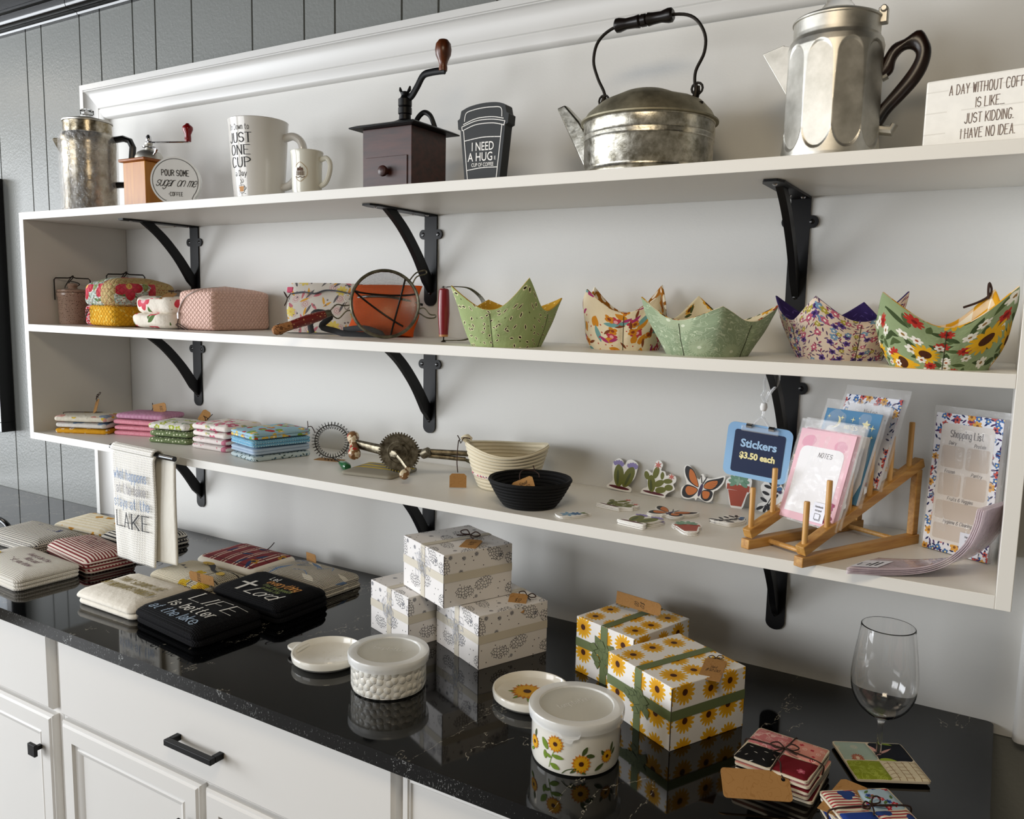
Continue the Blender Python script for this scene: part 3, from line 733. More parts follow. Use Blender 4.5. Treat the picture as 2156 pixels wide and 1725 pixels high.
mb = MB(); mb.box(.062, .076, -.008, .008, .222, .246); mb.tube([(.07, -.012, .243), (.07, .012, .243)], .0055, 10); mb.build('lid_hinge', m_alu, t, bev=.002)
px_o = [(1245, 440), (1262, 350), (1320, 246), (1400, 215), (1490, 166), (1545, 240), (1570, 320), (1555, 425), (1505, 525), (1420, 625), (1345, 705), (1306, 770), (1288, 800)]
px_i = [(1236, 690), (1310, 600), (1400, 485), (1458, 392), (1474, 330), (1440, 293), (1390, 300), (1352, 350), (1340, 425), (1308, 460), (1270, 465)]
def hmap(u, v): return (.063+(1436+u/2.994-1845)*.00068, .1325-(v/2.994-165)*.00067)
def resample(P, n):
    P = cr(P, 5); L = [0]
    for p, q in zip(P, P[1:]): L.append(L[-1]+math.hypot(q[0]-p[0], q[1]-p[1]))
    out = []; j = 0
    for i in range(n):
        d = L[-1]*i/(n-1)
        while j < len(L)-2 and L[j+1] < d: j += 1
        k = (d-L[j])/max(1e-9, L[j+1]-L[j]); out.append((P[j][0]+(P[j+1][0]-P[j][0])*k, P[j][1]+(P[j+1][1]-P[j][1])*k))
    return out
rg = []
for o, i in zip(resample(px_o, 40), resample(px_i[::-1], 40)):
    o = hmap(*o); i = hmap(*i); c = ((o[0]+i[0])/2, (o[1]+i[1])/2); h = ((o[0]-i[0])/2, (o[1]-i[1])/2)
    rg.append([(c[0]+h[0]*math.cos(2*PI*q/14), -.0095*math.sin(2*PI*q/14), c[1]+h[1]*math.cos(2*PI*q/14)) for q in range(14)])
mb = MB(); mb.rings(rg); mb.build('handle', wood('ebonised_wood', '#080504', '#24110a', .3, (30, 30, 18)), t, smooth=60)
mb = MB(); mb.tube([(.072, 0, .06), (.092, 0, .056), (.097, 0, .066)], [.008, .0085, .006], 10); mb.build('handle_bracket', m_alu, t); mb = MB(); mb.tube([(.072, 0, .140), (.080, 0, .144)], .0075, 10); mb.build('handle_bracket', m_alu, t)

# wooden sign at the right end
t = thing('wooden_sign', 'whitewashed wooden block sign reading a day without coffee is like just kidding', 'sign', (2.272, -.222, ZT), -11)
MB().box(0, .19, 0, .032, 0, .108).build('board', fabric('whitewash', '#eeece6', [('dash', 1, .03, .06, '#dcd9d2', .05)], .7, mott=.05), t, smooth=0, bev=.003)
txt = many(shift(strokes('A DAY WITHOUT COFFEE', .0135, .07, .46, serif=.045), .086, .0835), shift(strokes('IS LIKE...', .0135, .07, .46, serif=.045), .086, .0625), shift(strokes('JUST KIDDING.', .0135, .07, .46, serif=.045), .086, .0415), shift(strokes('I HAVE NO IDEA.', .0135, .07, .46, serif=.045), .086, .0205))
letter(txt, lambda x, y: (x, -.0005, y), M('umber_print', '#6d5b54', .7), t)
# ------------------------------------------------------------------ things on the middle board
def hang_tag(parent, Mx, w=.03, h=.045, text=None, name='tag', bow=True):
    """kraft tag hanging from a twine bow; local tag plane x,z ; hole at the top"""
    c = .005; o = [(-w/2+c, 0), (w/2-c, 0), (w/2, -c), (w/2, -h), (-w/2, -h), (-w/2, -c)]
    mb = MB(Mx); mb.prism(o, -.0005, .0005); g = mb.build(name, m_kraft, parent, smooth=0)
    if text:
        MB(Mx).poly2(many(*[shift(strokes(tx, .008, .08, .6, slant=.3), 0, -h*.45-i*.012) for i, tx in enumerate(text)]), lambda x, y: (x, -.0008, y)).build('handwriting', m_ink, g, smooth=0)
    if bow:
        mb = MB(Mx); mb.tube(cr([(0, -.001, -.006), (-.002, -.003, .004), (.002, -.002, .012)], 4), .0009, 6)
        for s in (-1, 1): mb.tube(cr([(.002, -.002, .012), (s*.008, -.002, .02), (s*.017, -.001, .017), (s*.012, -.002, .010), (.002, -.002, .012), (s*.010, -.003, .003)], 4), .0009, 6)
        mb.build('twine_bow', m_twine, parent)
    return g

m_crock = fabric('stoneware', '#a58a78', [('dot', .0055, .16, '#4a2f24', .5, 3, 1), ('dot', .012, .10, '#3c251c', .6, 8, 1)], rough=.22, spec=.5, mott=.12, bump=.1)
def crock(label, loc, k, rz):
    t = thing('stoneware_crock', label, 'crock', loc, rz)
    mb = MB(); mb.lathe([(p*k, z*k) for p, z in [(0, 0), (.037, 0), (.0385, .004), (.0405, .078), (.0425, .081), (.0435, .086), (.0425, .091), (.040, .092), (.038, .090), (.036, .01), (0, .008)]], 48); mb.build('body', m_crock, t)
    MB().lathe([(p*k, z*k) for p, z in [(.041, .0925), (.0425, .095), (.0425, .099), (.038, .101), (.014, .103), (.012, .106), (.015, .112), (.0125, .118), (0, .12)]], 40).build('lid', m_crock, t)
    mb = MB(); w = .0465
    P = [(-w, 0, .070), (-w, 0, .085), (-w, 0, .128), (-w+.004, 0, .133), (-.010, 0, .1335), (0, 0, .137), (.010, 0, .1335), (w-.004, 0, .133), (w, 0, .128), (w, 0, .085), (w, 0, .07)]
    mb.tube([Vector(p)*k for p in P], .0017*k, 8); mb.build('wire_bail', m_wire, t)
    mb = MB(); mb.tube([Vector(p)*k for p in cr([(-.020, -.004, .104), (-.016, -.006, .114), (-.002, -.006, .136), (.003, -.004, .140), (.002, -.002, .134), (-.008, .0, .122), (-.010, .003, .112), (.004, .004, .107), (.018, .003, .115), (.012, 0, .121), (-.004, -.002, .124)], 4)], .0013*k, 8); mb.build('wire_clasp', m_wire, t)
    return t
crock('small speckled stoneware crock with wire bail in the left corner of the middle board', (.052, -.20, ZM), 1.0, 56)
crock('stoneware crock mostly hidden behind the floral quilted pouch, only its wire bail showing', (.125, -.078, ZM), 1.12, 50)

def puffy(w, d, h, nx=18, ny=14, nz=10, e=.35, top=0., seed=0, amp=.003, taper=0.):
    """soft box: local x,y centred, z from 0 to h"""
    def sgn(a): return 1 if a >= 0 else -1
    mb = MB(); n = 72; m = 26; rings = []
    for j in range(m+1):
        ph = -PI/2+PI*j/m; cz = sgn(math.sin(ph))*abs(math.sin(ph))**e; cxy = abs(math.cos(ph))**e
        R = []
        for k in range(n):
            a = 2*PI*k/n; x = sgn(math.cos(a))*abs(math.cos(a))**e; y = sgn(math.sin(a))*abs(math.sin(a))**e
            z = (cz+1)/2
            f = cxy*(1-taper*z)
            R.append(Vector((w/2*f*x, d/2*f*y, h*z+top*z*(1-x*x*f*f)*(1-y*y*f*f))))
        rings.append(R)
    mb.rings(rings)
    def wf(p):
        q = p+Vector((seed*1.7, seed*.9, 0)); return p+Vector((noise.noise(q*22), noise.noise(q*22+Vector((9, 0, 0))), noise.noise(q*22+Vector((0, 9, 0)))*min(1, p.z/.01)))*amp
    return mb.warp(wf)
def shellcut(mb, cond):
    """two material slots by a rule on the face centre"""
    for i, f in enumerate(mb.f):
        c = sum((mb.v[k] for k in f), Vector())/len(f); mb.mi[i] = cond(c)
    return mb

m_q_top = fabric('floral_quilt', '#a9b7ad', [('line', 40, .10, '#dfe4d8', 2), ('leaf', .03, .45, .13, '#5b7a4b', .8, 3), ('leaf', .05, .40, .16, '#87985f', .7, 6), ('flower', .105, .36, 5, '#b3202f', '#e8c36a', .75, .22, 4, '#d8556a'), ('patch', 0, .022, '#b7a06c', 1), ('dot', .006, .25, '#a2563f', .45, 5, 1)], quilt=.018)
m_q_yel = fabric('yellow_quilt', '#dca21c', [('leaf', .014, .4, .15, '#f0cf62', .6, 5)], quilt=.014)
m_q_red = fabric('red_print', '#b5222f', [('dot', .006, .34, '#eedfe0', .8, 4, 1)], quilt=.014)
t = thing('quilted_pouch', 'floral and yellow quilted patchwork pouch beside the small stoneware crock', 'pouch', (.272, -.165, ZM), -3)
mb = puffy(.16, .195, .06, amp=.002, e=.28); shellcut(mb, lambda c: 1 if c.x < -.03 else 0); mb.build('lower_panel', [m_q_yel, m_q_red], t, smooth=60)
mb = puffy(.175, .20, .072, amp=.004, e=.42, seed=2, top=.012); mb.warp(lambda p: p+Vector((0, 0, .052))); mb.build('upper_panel', m_q_top, t, smooth=60)
mb = MB(); mb.tube(cr([(-.05, -.1, .045), (-.045, -.104, .03), (-.052, -.106, .012), (-.042, -.105, .03), (-.034, -.104, .046), (-.05, -.1, .045)], 4), .0012, 6); mb.build('twine_bow', m_twine, t)

m_wp = fabric('white_floral', '#e6dfd2', [('flower', .075, .40, 5, '#c22a3a', '#e9b7bd', .85, .3, 12, '#dc6b7c'), ('leaf', .045, .45, .17, '#4f6b34', .45, 8)], wrinkle=70)
t = thing('quilted_pouch', 'lumpy white quilted pouch with red flowers and a paper tag, left of the pink pouch', 'pouch', (.466, -.175, ZM), 0)
mb = puffy(.165, .15, .042, seed=3, amp=.006, e=.45); mb.build('lower_panel', m_wp, t, smooth=60)
mb = puffy(.15, .14, .05, seed=5, amp=.007, e=.5); mb.warp(lambda p: p+Vector((.005, .0, .036))); mb.build('upper_panel', m_wp, t, smooth=60)
hang_tag(t, T((.03, -.02, .094)) @ Rz(30) @ Rx(-72), .03, .05)

m_pink = fabric('pink_quilt', '#e3bcae', [], quilt=.013, spec=.35, rough=.6)
t = thing('quilted_pouch', 'pale pink quilted box pouch on the middle board', 'pouch', (.612, -.118, ZM), 6)
mb = puffy(.122, .212, .102, e=.16, top=.012, amp=.0025, seed=8); mb.build('body', m_pink, t, smooth=60)
mb = MB(); mb.tube(cr([(-.062, -.106, .03), (-.05, -.108, .06), (-.03, -.106, .085), (0, -.1, .1), (.01, -.05, .1095), (.01, .02, .111)], 5), .0022, 8); mb.build('zip', M('zip_grey', '#b9a7a2', .4), t)
mb = MB(); mb.tube(cr([(-.055, -.109, .03), (-.056, -.112, .018), (-.05, -.115, .005), (-.03, -.114, .002), (-.052, -.114, .010), (-.062, -.112, .012), (-.052, -.113, .016), (-.02, -.113, .001)], 4), .0012, 6); mb.build('twine_bow', m_twine, t)
mb = MB(); mb.box(-.0575, -.0525, -.1125, -.109, .028, .045); mb.build('zip_pull', m_chrome, t, bev=.001)

def flat_pouch(w, h, th, seed=0, shear=0):
    """upright padded pouch in x,z, back at y=0"""
    def fn(side):
        def f(u, v):
            x = (u-.5)*w; z = v*h; b = (max(0, math.sin(PI*u))*max(0, math.sin(PI*min(1, v*.9+.08))))**.45
            y = side*th/2*b+.003*noise.noise(Vector((u*3+seed, v*3, side)))*b
            return (x+shear*v+.004*math.sin(v*9+seed)*abs(2*u-1), y, z)
        return f
    mb = MB(); mb.grid(fn(-1), 24, 16, uvf=lambda u, v: (u*w, v*h)); mb.grid(fn(1), 24, 16, uvf=lambda u, v: (u*w+.3, v*h), flip=True)
    return mb
m_gir = fabric('safari_print', '#c6c1b9', [('ring', .046, .12, .35, '#b06a74', 5, .8, 12), ('leaf', .03, .42, .10, '#c9963c', .45, 7), ('leaf', .034, .45, .09, '#5c5a5c', .5, 15), ('flower', .055, .30, 8, '#cdb95f', '#c2a44a', .35, .2, 9), ('leaf', .03, .40, .12, '#b56a72', .35, 21), ('dot', .02, .12, '#6d6668', .4, 17, 1)], bump=.2)
t = thing('zip_pouch', 'grey zip pouch printed with giraffes and palms leaning on the wall side', 'pouch', (.962, -.125, ZM+.002), 22)
Mp = Rx(-17)
mb = flat_pouch(.185, .128, .032); mb.M = None; mb.v = [Mp @ p for p in mb.v]; mb.build('body', m_gir, t, smooth=60)
mb = MB(Mp); mb.tube(cr([(-.084, -.006, .098), (-.05, -.0165, .1), (-.02, -.018, .096), (.01, -.0185, .105), (.05, -.016, .102), (.085, -.006, .094)], 5), .0035, 8, sx=1, sy=.5); mb.build('zip', M('zip_dark', '#4b5057', .6), t)
mb = MB(Mp)
mb.box(-.1, -.084, -.004, .004, .103, .117); mb.build('zip_tab', M('pink_ribbon', '#d8587a', .6), t, bev=.002)
mb = MB(Mp); mb.box(.084, .1, -.004, .004, .098, .112); mb.build('zip_tab', M('pink_ribbon'), t, bev=.002)
mb = MB(Mp); mb.tube(cr([(-.088, -.004, .1), (-.094, -.008, .088), (-.104, -.01, .102), (-.094, -.008, .086), (-.098, -.01, .066)], 4), .0014, 6); mb.build('pull_cord', m_twine, t)

m_orange = fabric('orange_canvas', '#b8480e', [], weave=700, bump=.4)
t = thing('zip_pouch', 'orange canvas pouch with black strap behind the wire strainer', 'pouch', (1.135, -.105, ZM+.002), 12)
Mp = Rx(-18)
mb = flat_pouch(.175, .125, .045, 4); mb.v = [Mp @ p for p in mb.v]; mb.build('body', m_orange, t, smooth=60)
mb = MB(Mp); mb.tube(cr([(-.095, .004, .092), (-.04, -.022, .090), (.03, -.0235, .088), (.095, .004, .080)], 5), .003, 8); mb.build('zip', m_black, t)
mb = MB(); mb.tube(cr([(-.08, -.035, .012), (-.02, -.045, .018), (.03, -.048, .004), (-.02, -.05, .003), (-.07, -.045, .004), (-.1, -.04, .01), (-.13, -.05, .02), (-.105, -.05, .045), (-.14, -.06, .052), (-.155, -.058, .025), (-.15, -.06, .004)], 5), .0072, 8, sx=.18, sy=1); mb.build('strap', M('black_webbing', '#0e0e10', .7), t)
mb = MB(); mb.tube([(-.088+.009*math.cos(a*PI/6), -.002, .088+.009*math.sin(a*PI/6)) for a in range(12)], .0008, 6, closed=True); mb.tube([(-.088+.007*math.cos(a*PI/6), -.003+.005*math.sin(a*PI/6), .070+.010*math.sin(a*PI/6)) for a in range(12)], .001, 6, closed=True); mb.build('key_ring', alu('key_steel', '#6d6a62', '#9a968a', .3), t)
t = thing('zip_pouch', 'dark red pouch edge showing between the giraffe pouch and the orange pouch', 'pouch', (1.083, -.055, ZM+.002), 20)
mb = flat_pouch(.10, .1, .03, 6); mb.v = [Rx(-20) @ p for p in mb.v]; mb.build('body', fabric('wine_cloth', '#5d1420', []), t, smooth=60)

# strainer
t = thing('strainer', 'old round wire strainer with a worn red wooden handle leaning on its rim', 'strainer', (1.226, -.2, ZM+.0775), 41)
m_rim = alu('tarnished_steel', '#4d4b40', '#84806e', .3, 60, .1)
Mz = Rx(-8)
mb = MB(Mz); mb.tube([(.0735*math.cos(a*PI/32), 0, .0735*math.sin(a*PI/32)) for a in range(64)], .0036, 8, closed=True, sx=1, sy=1.3); mb.build('rim', m_rim, t)
tm = NT('strainer_mesh'); xy = tm.xyz(tm.uv())
g = tm.ma('MAXIMUM', tm.ma('LESS_THAN', tm.ma('FRACT', tm.ma('MULTIPLY', xy[0], 620)), .34), tm.ma('LESS_THAN', tm.ma('FRACT', tm.ma('MULTIPLY', xy[1], 620)), .34))
tm.b.inputs['Base Color'].default_value = hexc('#6d675a'); tm.b.inputs['Metallic'].default_value = .8; tm.b.inputs['Roughness'].default_value = .45
tm.set(tm.b.inputs['Alpha'], tm.ma('MULTIPLY', g, .8))
def bowlp(u, v):
    a = 2*PI*u; ph = v*PI/2; return (.0725*math.cos(ph)*math.cos(a), .052*math.sin(ph), .0725*math.cos(ph)*math.sin(a))
mb = MB(Mz); mb.grid(bowlp, 48, 14, uvf=lambda u, v: (bowlp(u, v)[0], bowlp(u, v)[2])); mb.build('wire_mesh', tm.m, t, smooth=180)
def arc(x0, z0, x1, z1):
    o = []
    for i in range(13):
        q = i/12; x = x0+(x1-x0)*q; z = z0+(z1-z0)*q; r2 = (x*x+z*z)/(.0725**2); o.append((x, .0515*math.sqrt(max(0, 1-r2))+.0005-.003, z))
    return o
mb = MB(Mz)
for A in ((-.066, .028, .066, .024), (-.066, .028, .04, -.046), (.045, .057, .012, -.071)): mb.tube(arc(*A), .0022, 6)
mb.build('brace_wires', m_wire, t)
mb = MB(Mz); mb.tube(cr([(.06, 0, .045), (.07, .002, .062), (.088, .004, .068), (.092, .004, .073), (.086, .004, .077), (.068, .003, .07), (.054, 0, .053)], 4), .0017, 6); mb.build('pan_hook', m_rim, t)
mb = MB(Mz); mb.tube(cr([(.071, 0, -.012), (.085, -.003, -.008), (.098, -.006, -.022), (.110, -.008, -.024), (.108, -.008, -.030), (.092, -.006, -.03), (.075, -.002, -.02), (.070, 0, -.022)], 4), .0017, 6); mb.build('pan_hook', m_rim, t)
hs = Vector((-.073, -.002, -.012)); 
mb = MB(); mb.tube(cr([(-.073, 0, -.004), (-.088, -.002, -.006), (-.104, -.006, -.004), (-.118, -.012, -.018)], 4), .0016, 6); mb.tube(cr([(-.073, 0, -.016), (-.084, -.003, -.018), (-.100, -.008, -.034), (-.114, -.012, -.026), (-.120, -.013, -.02)], 4), .0016, 6); mb.build('shank_wires', m_rim, t)
d = Vector((-.232, -.062, -.062))-Vector((-.116, -.012, -.021)); q = d.to_track_quat('Z', 'Y').to_matrix().to_4x4()
Mh = T((-.116, -.012, -.021)) @ q; L = d.length
MB(Mh).lathe([(0, 0), (.006, 0), (.0078, .004), (.0085, .014), (0, .014)], 20).build('ferrule', m_rim, t)
mb = MB(Mh); mb.lathe([(0, .0135), (.0085, .014), (.0105, .03), (.0112, .055), (.0102, .08), (.0095, .092)], 24); mb.build('red_handle', fabric('worn_red_paint', '#701b18', [('dot', .006, .22, '#c09566', .25, 5, 1)], rough=.35, spec=.5), t)
mb = MB(Mh); rr_ = [(.0095, .092), (.0098, .105), (.011, .118), (.010, .128), (.006, .133), (0, .134)]; mb.lathe(rr_, 24); mb.build('bare_handle_end', fabric('bare_wood', '#a9764a', [('line', 60, .1, '#6b4426', 2)], rough=.6), t)
mb = MB(Mh @ T((0, 0, .118))); mb.tube([(0, -.0115, 0), (0, .0115, 0)], .004, 12); mb.build('hanging_hole', m_black, t)

# pastry blender
t = thing('pastry_blender', 'red handled wire pastry blender standing beside the bee print bowl cozy', 'kitchen tool', (1.396, -.215, ZM), 58)
mb = MB(); mb.lathe([(0, .011), (.0095, .012), (.0105, .03), (.0125, .06), (.0118, .09), (.0105, .108), (.008, .111), (0, .112)], 24); mb.build('red_handle', fabric('red_gloss', '#7a1520', [('patch', 1, .014, '#b07a4c', -1)], rough=.25, spec=.5), t)
mb = MB(); mb.lathe([(0, .112), (.006, .1125), (.004, .116), (0, .117)], 12); mb.build('top_rivet', m_chrome, t)
mb = MB(); mb.lathe([(0, .0005), (.006, .001), (.004, .003), (.0015, .0045), (.0015, .012)], 12); mb.build('bottom_rivet', m_wire, t)
mb = MB()
for k in range(4):
    o = .003*k-.0045; mb.tube(cr([(0, o*.3, .114), (.03, o, .116), (.06, o*1.6, .112), (.088, o*2, .09), (.095, o*2, .06), (.086, o*2, .028), (.055, o*1.6, .007), (.02, o, .004), (0, o*.3, .0045)], 5), .0009, 5)
mb.build('wires', m_rim, t)

# bowl cozies
def bowl(label, loc, rz, outer, lining, hs, rs, rmid=.084, hmid=.07, base=.066, tag_=False, seed=1):
    t = thing('bowl_cozy', label, 'fabric bowl', loc, rz, None)
    def prm(a):
        k = (a/(PI/2)) % 4; i = int(k); fr = k-i
        def bl(L): s = fr*fr*(3-2*fr); return L[i]*(1-s)+L[(i+1) % 4]*s
        p = (1-abs(math.sin(2*a)))**1.15
        return p, bl(hs), bl(rs)
    def surf(off, zoff):
        def f(u, v):
            a = 2*PI*u; p, hh, rr = prm(a)
            zt = hmid+(hh-hmid)*p; rt = rmid+(rr-rmid)*p; rb = base*(1+.07*(.5+.5*math.cos(4*a)))
            vv = v
            r = rb+(rt-rb)*(vv**1.15)+.006*math.sin(PI*vv)-off*(1 if v < 1 else .3)
            dart = max(0, 1-abs((a/(PI/2)) % 1-.5)/.06)
            r -= dart*.0035*math.sin(PI*min(1, v*1.1))
            z = max(zoff, zt*vv) if v < 1 else zt
            n_ = noise.noise(Vector((math.cos(a)*2.2+seed, math.sin(a)*2.2, v*2.5)))*.005*v
            return ((r+n_)*math.cos(a), (r+n_)*math.sin(a), z)
        return f
    mb = MB(); mb.grid(surf(0, 0), 96, 16, uvf=lambda u, v: (u*.56, v*.115)); mb.lathe([(0, .0004), (base*.97, .0004)], 48); mb.build('outer_fabric', outer, t, smooth=70)
    mb = MB(); fi = surf(.005, .005); fo = surf(0, 0)
    def rimf(u, v): a = Vector(fo(u, 1)); b = Vector(fi(u, .97)); c = a.lerp(b, v); c.z += .0018*math.sin(PI*v); return c
    mb.grid(lambda u, v: fi(u, v*.97), 96, 14, uvf=lambda u, v: (u*.56, v*.115), flip=True); mb.grid(rimf, 96, 4, uvf=lambda u, v: (u*.56, .115+v*.006)); mb.lathe([(base*.95, .006), (0, .006)], 48)
    mb.build('lining', lining, t, smooth=70)
    for k in range(4):
        a = (k+.5)*.25; mb = MB(); mb.tube([Vector(fo(a, v/10))*1.004 for v in range(0, 10)], .0007, 5); mb.build('seam', outer_seam, t)
    return t
outer_seam = fabric('seam_thread', '#3a3d2e', [])
m_bee = fabric('bee_print', '#9dad78', [('leaf', .019, .27, .16, '#ece3bb', .95, 4), ('leaf', .019, .22, .085, '#241f10', .95, 4), ('dot', .013, .10, '#40391d', .25, 9, 1)], wrinkle=35)
m_mus = fabric('mustard_cloth', '#bf962f', [('dot', .012, .12, '#e6cf85', .8, 2, .4)])
m_bch = fabric('beach_print', '#ded0b2', [('flower', .040, .38, 5, '#b53a4c', '#dca0a0', .40, .3, 5), ('leaf', .034, .46, .22, '#c98523', .55, 8), ('leaf', .040, .46, .15, '#6d9a98', .45, 12), ('flower', .036, .32, 4, '#c67d1e', '#8a3e20', .45, .35, 17), ('leaf', .03, .42, .10, '#7a3f22', .35, 22), ('leaf', .03, .42, .14, '#a3346a', .3, 31), ('dot', .015, .12, '#b0402f', .3, 27, 1)], wrinkle=35)
m_pol = fabric('polka_brown', '#9c641c', [('dot', .019, .30, '#e9e2cf', 1, 2, .25)])
m_sage = fabric('sage_print', '#8b9b7e', [('ring', .024, .10, .24, '#c2cbb2', 4, .9, 10), ('line', 55, .05, '#b7c2a6', 3), ('flower', .075, .36, 26, '#9fac8f', '#c9d0ba', .6, .16, 6)], wrinkle=35)
m_cfl = fabric('cream_floral', '#ddd3b4', [('flower', .030, .36, 9, '#cf9a2c', '#5e3714', .5, .4, 3), ('leaf', .024, .40, .14, '#47522c', .5, 6), ('flower', .026, .30, 6, '#a8442c', '#e0c070', .4, .3, 9)])
m_pur = fabric('purple_floral', '#d6c5b4', [('leaf', .0105, .45, .12, '#574062', .8, 3), ('leaf', .011, .42, .12, '#8d3a5c', .6, 8), ('flower', .020, .36, 5, '#584083', '#2c1f4d', .5, .4, 5), ('flower', .024, .32, 5, '#6e8fae', '#d8d8d0', .35, .25, 9), ('flower', .022, .28, 6, '#a3973b', '#d8d09a', .4, .3, 13), ('flower', .026, .26, 6, '#b55b74', '#efe0d8', .4, .3, 19)], wrinkle=35)
m_dpu = fabric('deep_purple', '#2b1c52', [('leaf', .012, .35, .10, '#4a3a78', .7, 3)])
m_sun = fabric('sunflower_print', '#8a9a72', [('leaf', .034, .44, .15, '#3b4a2a', .75, 3), ('leaf', .028, .42, .16, '#4b5a34', .6, 7), ('flower', .032, .30, 6, '#e4e0d4', '#8c6a3a', .6, .26, 5), ('flower', .040, .28, 9, '#b02f26', '#7a1a18', .45, .3, 9), ('flower', .066, .40, 14, '#d9a51f', '#4a260e', .7, .36, 11), ('flower', .036, .24, 6, '#e6e2d8', '#a0522d', .45, .28, 14)], wrinkle=35)
m_yg = fabric('yellow_gingham', '#ece7d6', [('gingham', .036, '#d59a1c')])
bowl('sage green bowl cozy printed with little bees, mustard lining', (1.560, -.232, ZM), 54, m_bee, m_mus, [.096, .09, .114, .130], [.118, .10, .114, .106])
bowl('cream bowl cozy with bright beach print and brown polka dot lining', (1.766, -.128, ZM), 66, m_bch, m_pol, [.126, .120, .112, .105], [.100, .096, .098, .094], rmid=.078, seed=4)
bowl('pale sage bowl cozy with white line flowers and cream floral lining', (1.955, -.203, ZM), 28, m_sage, m_cfl, [.088, .104, .098, .084], [.118, .110, .120, .122], rmid=.086, hmid=.060, seed=6)
bowl('cream bowl cozy with small purple flowers and dark purple lining', (2.158, -.116, ZM), -13, m_pur, m_dpu, [.114, .098, .106, .104], [.108, .100, .124, .108], rmid=.084, hmid=.064, seed=9)
t5 = bowl('green bowl cozy with sunflowers and yellow gingham lining at the right end', (2.318, -.230, ZM), 54, m_sun, m_yg, [.118, .088, .108, .118], [.110, .090, .122, .118], rmid=.088, hmid=.060, seed=12)
mb = MB(); mb.tube(cr([(.097, .0, .104), (.099, .003, .118), (.104, .006, .128), (.106, .003, .118), (.1, .002, .108), (.09, .012, .098), (.07, .02, .09)], 4), .0018, 6); mb.build('twine_bow', m_twine, t5)
# ------------------------------------------------------------------ things on the bottom board
def folded(w, d, h, nl=2, seed=0, amp=.0018, droop=.0, tilt=0., r=.012, jit=.0):
    """folded cloth: rounded slab, its sides showing nl fold layers; local x,y centred, z 0..h"""
    rings = []; n = 6; r3 = random.Random(int(seed*91)+nl); lay_j = [(r3.uniform(-1, 1)*jit, r3.uniform(-1, 1)*jit) for _ in range(nl)]
    steps = 9*nl
    def ring(ins, z):
        o = rrect(w-2*ins, d-2*ins, max(.002, r-ins*.5), n); R = []
        li = int(min(nl-1, max(0, z/h*nl-1e-4))); jx, jy = (lay_j[li] if z <= h else lay_j[-1])
        for (x, y) in o:
            e = max(0, abs(x)/(w/2)-.62)*max(0, abs(y)/(d/2)-.5)
            R.append(Vector((x+jx, y+jy, z*(1-droop*5*e))))
        return R
    rings.append(ring(min(w, d)*.25, 0)); rings.append(ring(.004, 0))
    for i in range(steps+1):
        q = i/steps; lay = (q*nl) % 1 if i < steps else 1.
        b = 1-math.sqrt(max(0, 1-(2*lay-1)**2)); edge = h/nl*.42
        rings.append(ring(b*edge, h*q))
    rings.append(ring(.010, h+.0012)); rings.append(ring(min(w, d)*.2, h+.003)); rings.append(ring(min(w, d)*.38, h+.0036))
    mb = MB(); mb.rings(rings)
    def wf(p):
        q = p+Vector((seed*1.37, seed*.71, 0)); k = min(1, p.z/(h*.5)) if h > 0 else 1
        nn = Vector((noise.noise(q*18), noise.noise(q*18+Vector((7, 3, 0))), 1.2*noise.noise(q*14+Vector((0, 5, 3)))*k))*amp
        z = tilt*p.x*k
        return p+nn+Vector((0, 0, z))
    return mb.warp(wf)

def cloth(label, loc, rz, w, d, h, mat, nl=2, seed=0, group=None, cat='folded cloth', name='folded_cloth', tagp=None, **k):
    mb = folded(w, d, h, nl, seed, **k)
    if tagp is None:
        o = mb.build(name, mat, smooth=50); o.location = loc; o.rotation_euler = (0, 0, math.radians(rz)); return tag(o, label, cat, group)
    t = thing(name, label, cat, loc, rz, group); mb.build('cloth', mat, t, smooth=50); tagp(t); return t

c_bal = fabric('balloon_print', '#e2dccb', [('flower', .05, .36, 3, '#d6b63c', '#e3dcc0', .45, .2, 3), ('flower', .055, .36, 3, '#8d9db2', '#a8b4c2', .55, .2, 6), ('flower', .06, .34, 4, '#d69c90', '#e2b6aa', .4, .3, 9)], wrinkle=60)
c_balb = fabric('cloud_print', '#d9d6d0', [('flower', .05, .42, 4, '#7f97b5', '#8aa0ba', .7, .3, 6)], wrinkle=60)
c_mary = fabric('marigold_print', '#d59a1c', [('flower', .035, .26, 6, '#f0e8d8', '#8a3a4a', .6, .3, 4)], wrinkle=60)
c_mauve = fabric('mauve_print', '#bd86a4', [('ring', .012, .16, .3, '#d9b9ca', 4, .2, 6)], wrinkle=60)
c_pk = fabric('pink_print', '#dd8f9f', [('ring', .008, .16, .32, '#eab3bd', 8, .4, 4)], wrinkle=60)
c_wg = fabric('white_leaf_print', '#e2e0d8', [('flower', .03, .36, 5, '#a9b83a', '#dfe2b0', .5, .4, 5), ('ring', .03, .14, .3, '#7d8a70', 9, .8, 5), ('leaf', .03, .36, .12, '#8b9d86', .4, 12)], wrinkle=60)
c_gr = fabric('green_dots', '#6d7d55', [('dot', .011, .19, '#dfe3c6', .9, 4, .7)], wrinkle=60)
c_wp = fabric('pink_floral_white', '#e8e0da', [('flower', .045, .38, 5, '#cf6b86', '#e9c3cc', .6, .3, 4), ('leaf', .03, .40, .10, '#9aa884', .4, 7), ('leaf', .025, .35, .08, '#d0c068', .3, 11)], wrinkle=60)
c_wp2 = fabric('pink_sprig_white', '#e6dedb', [('leaf', .018, .32, .10, '#cf7c90', .5, 4), ('patch', 0, .05, '#c77b92', 1)], wrinkle=60)
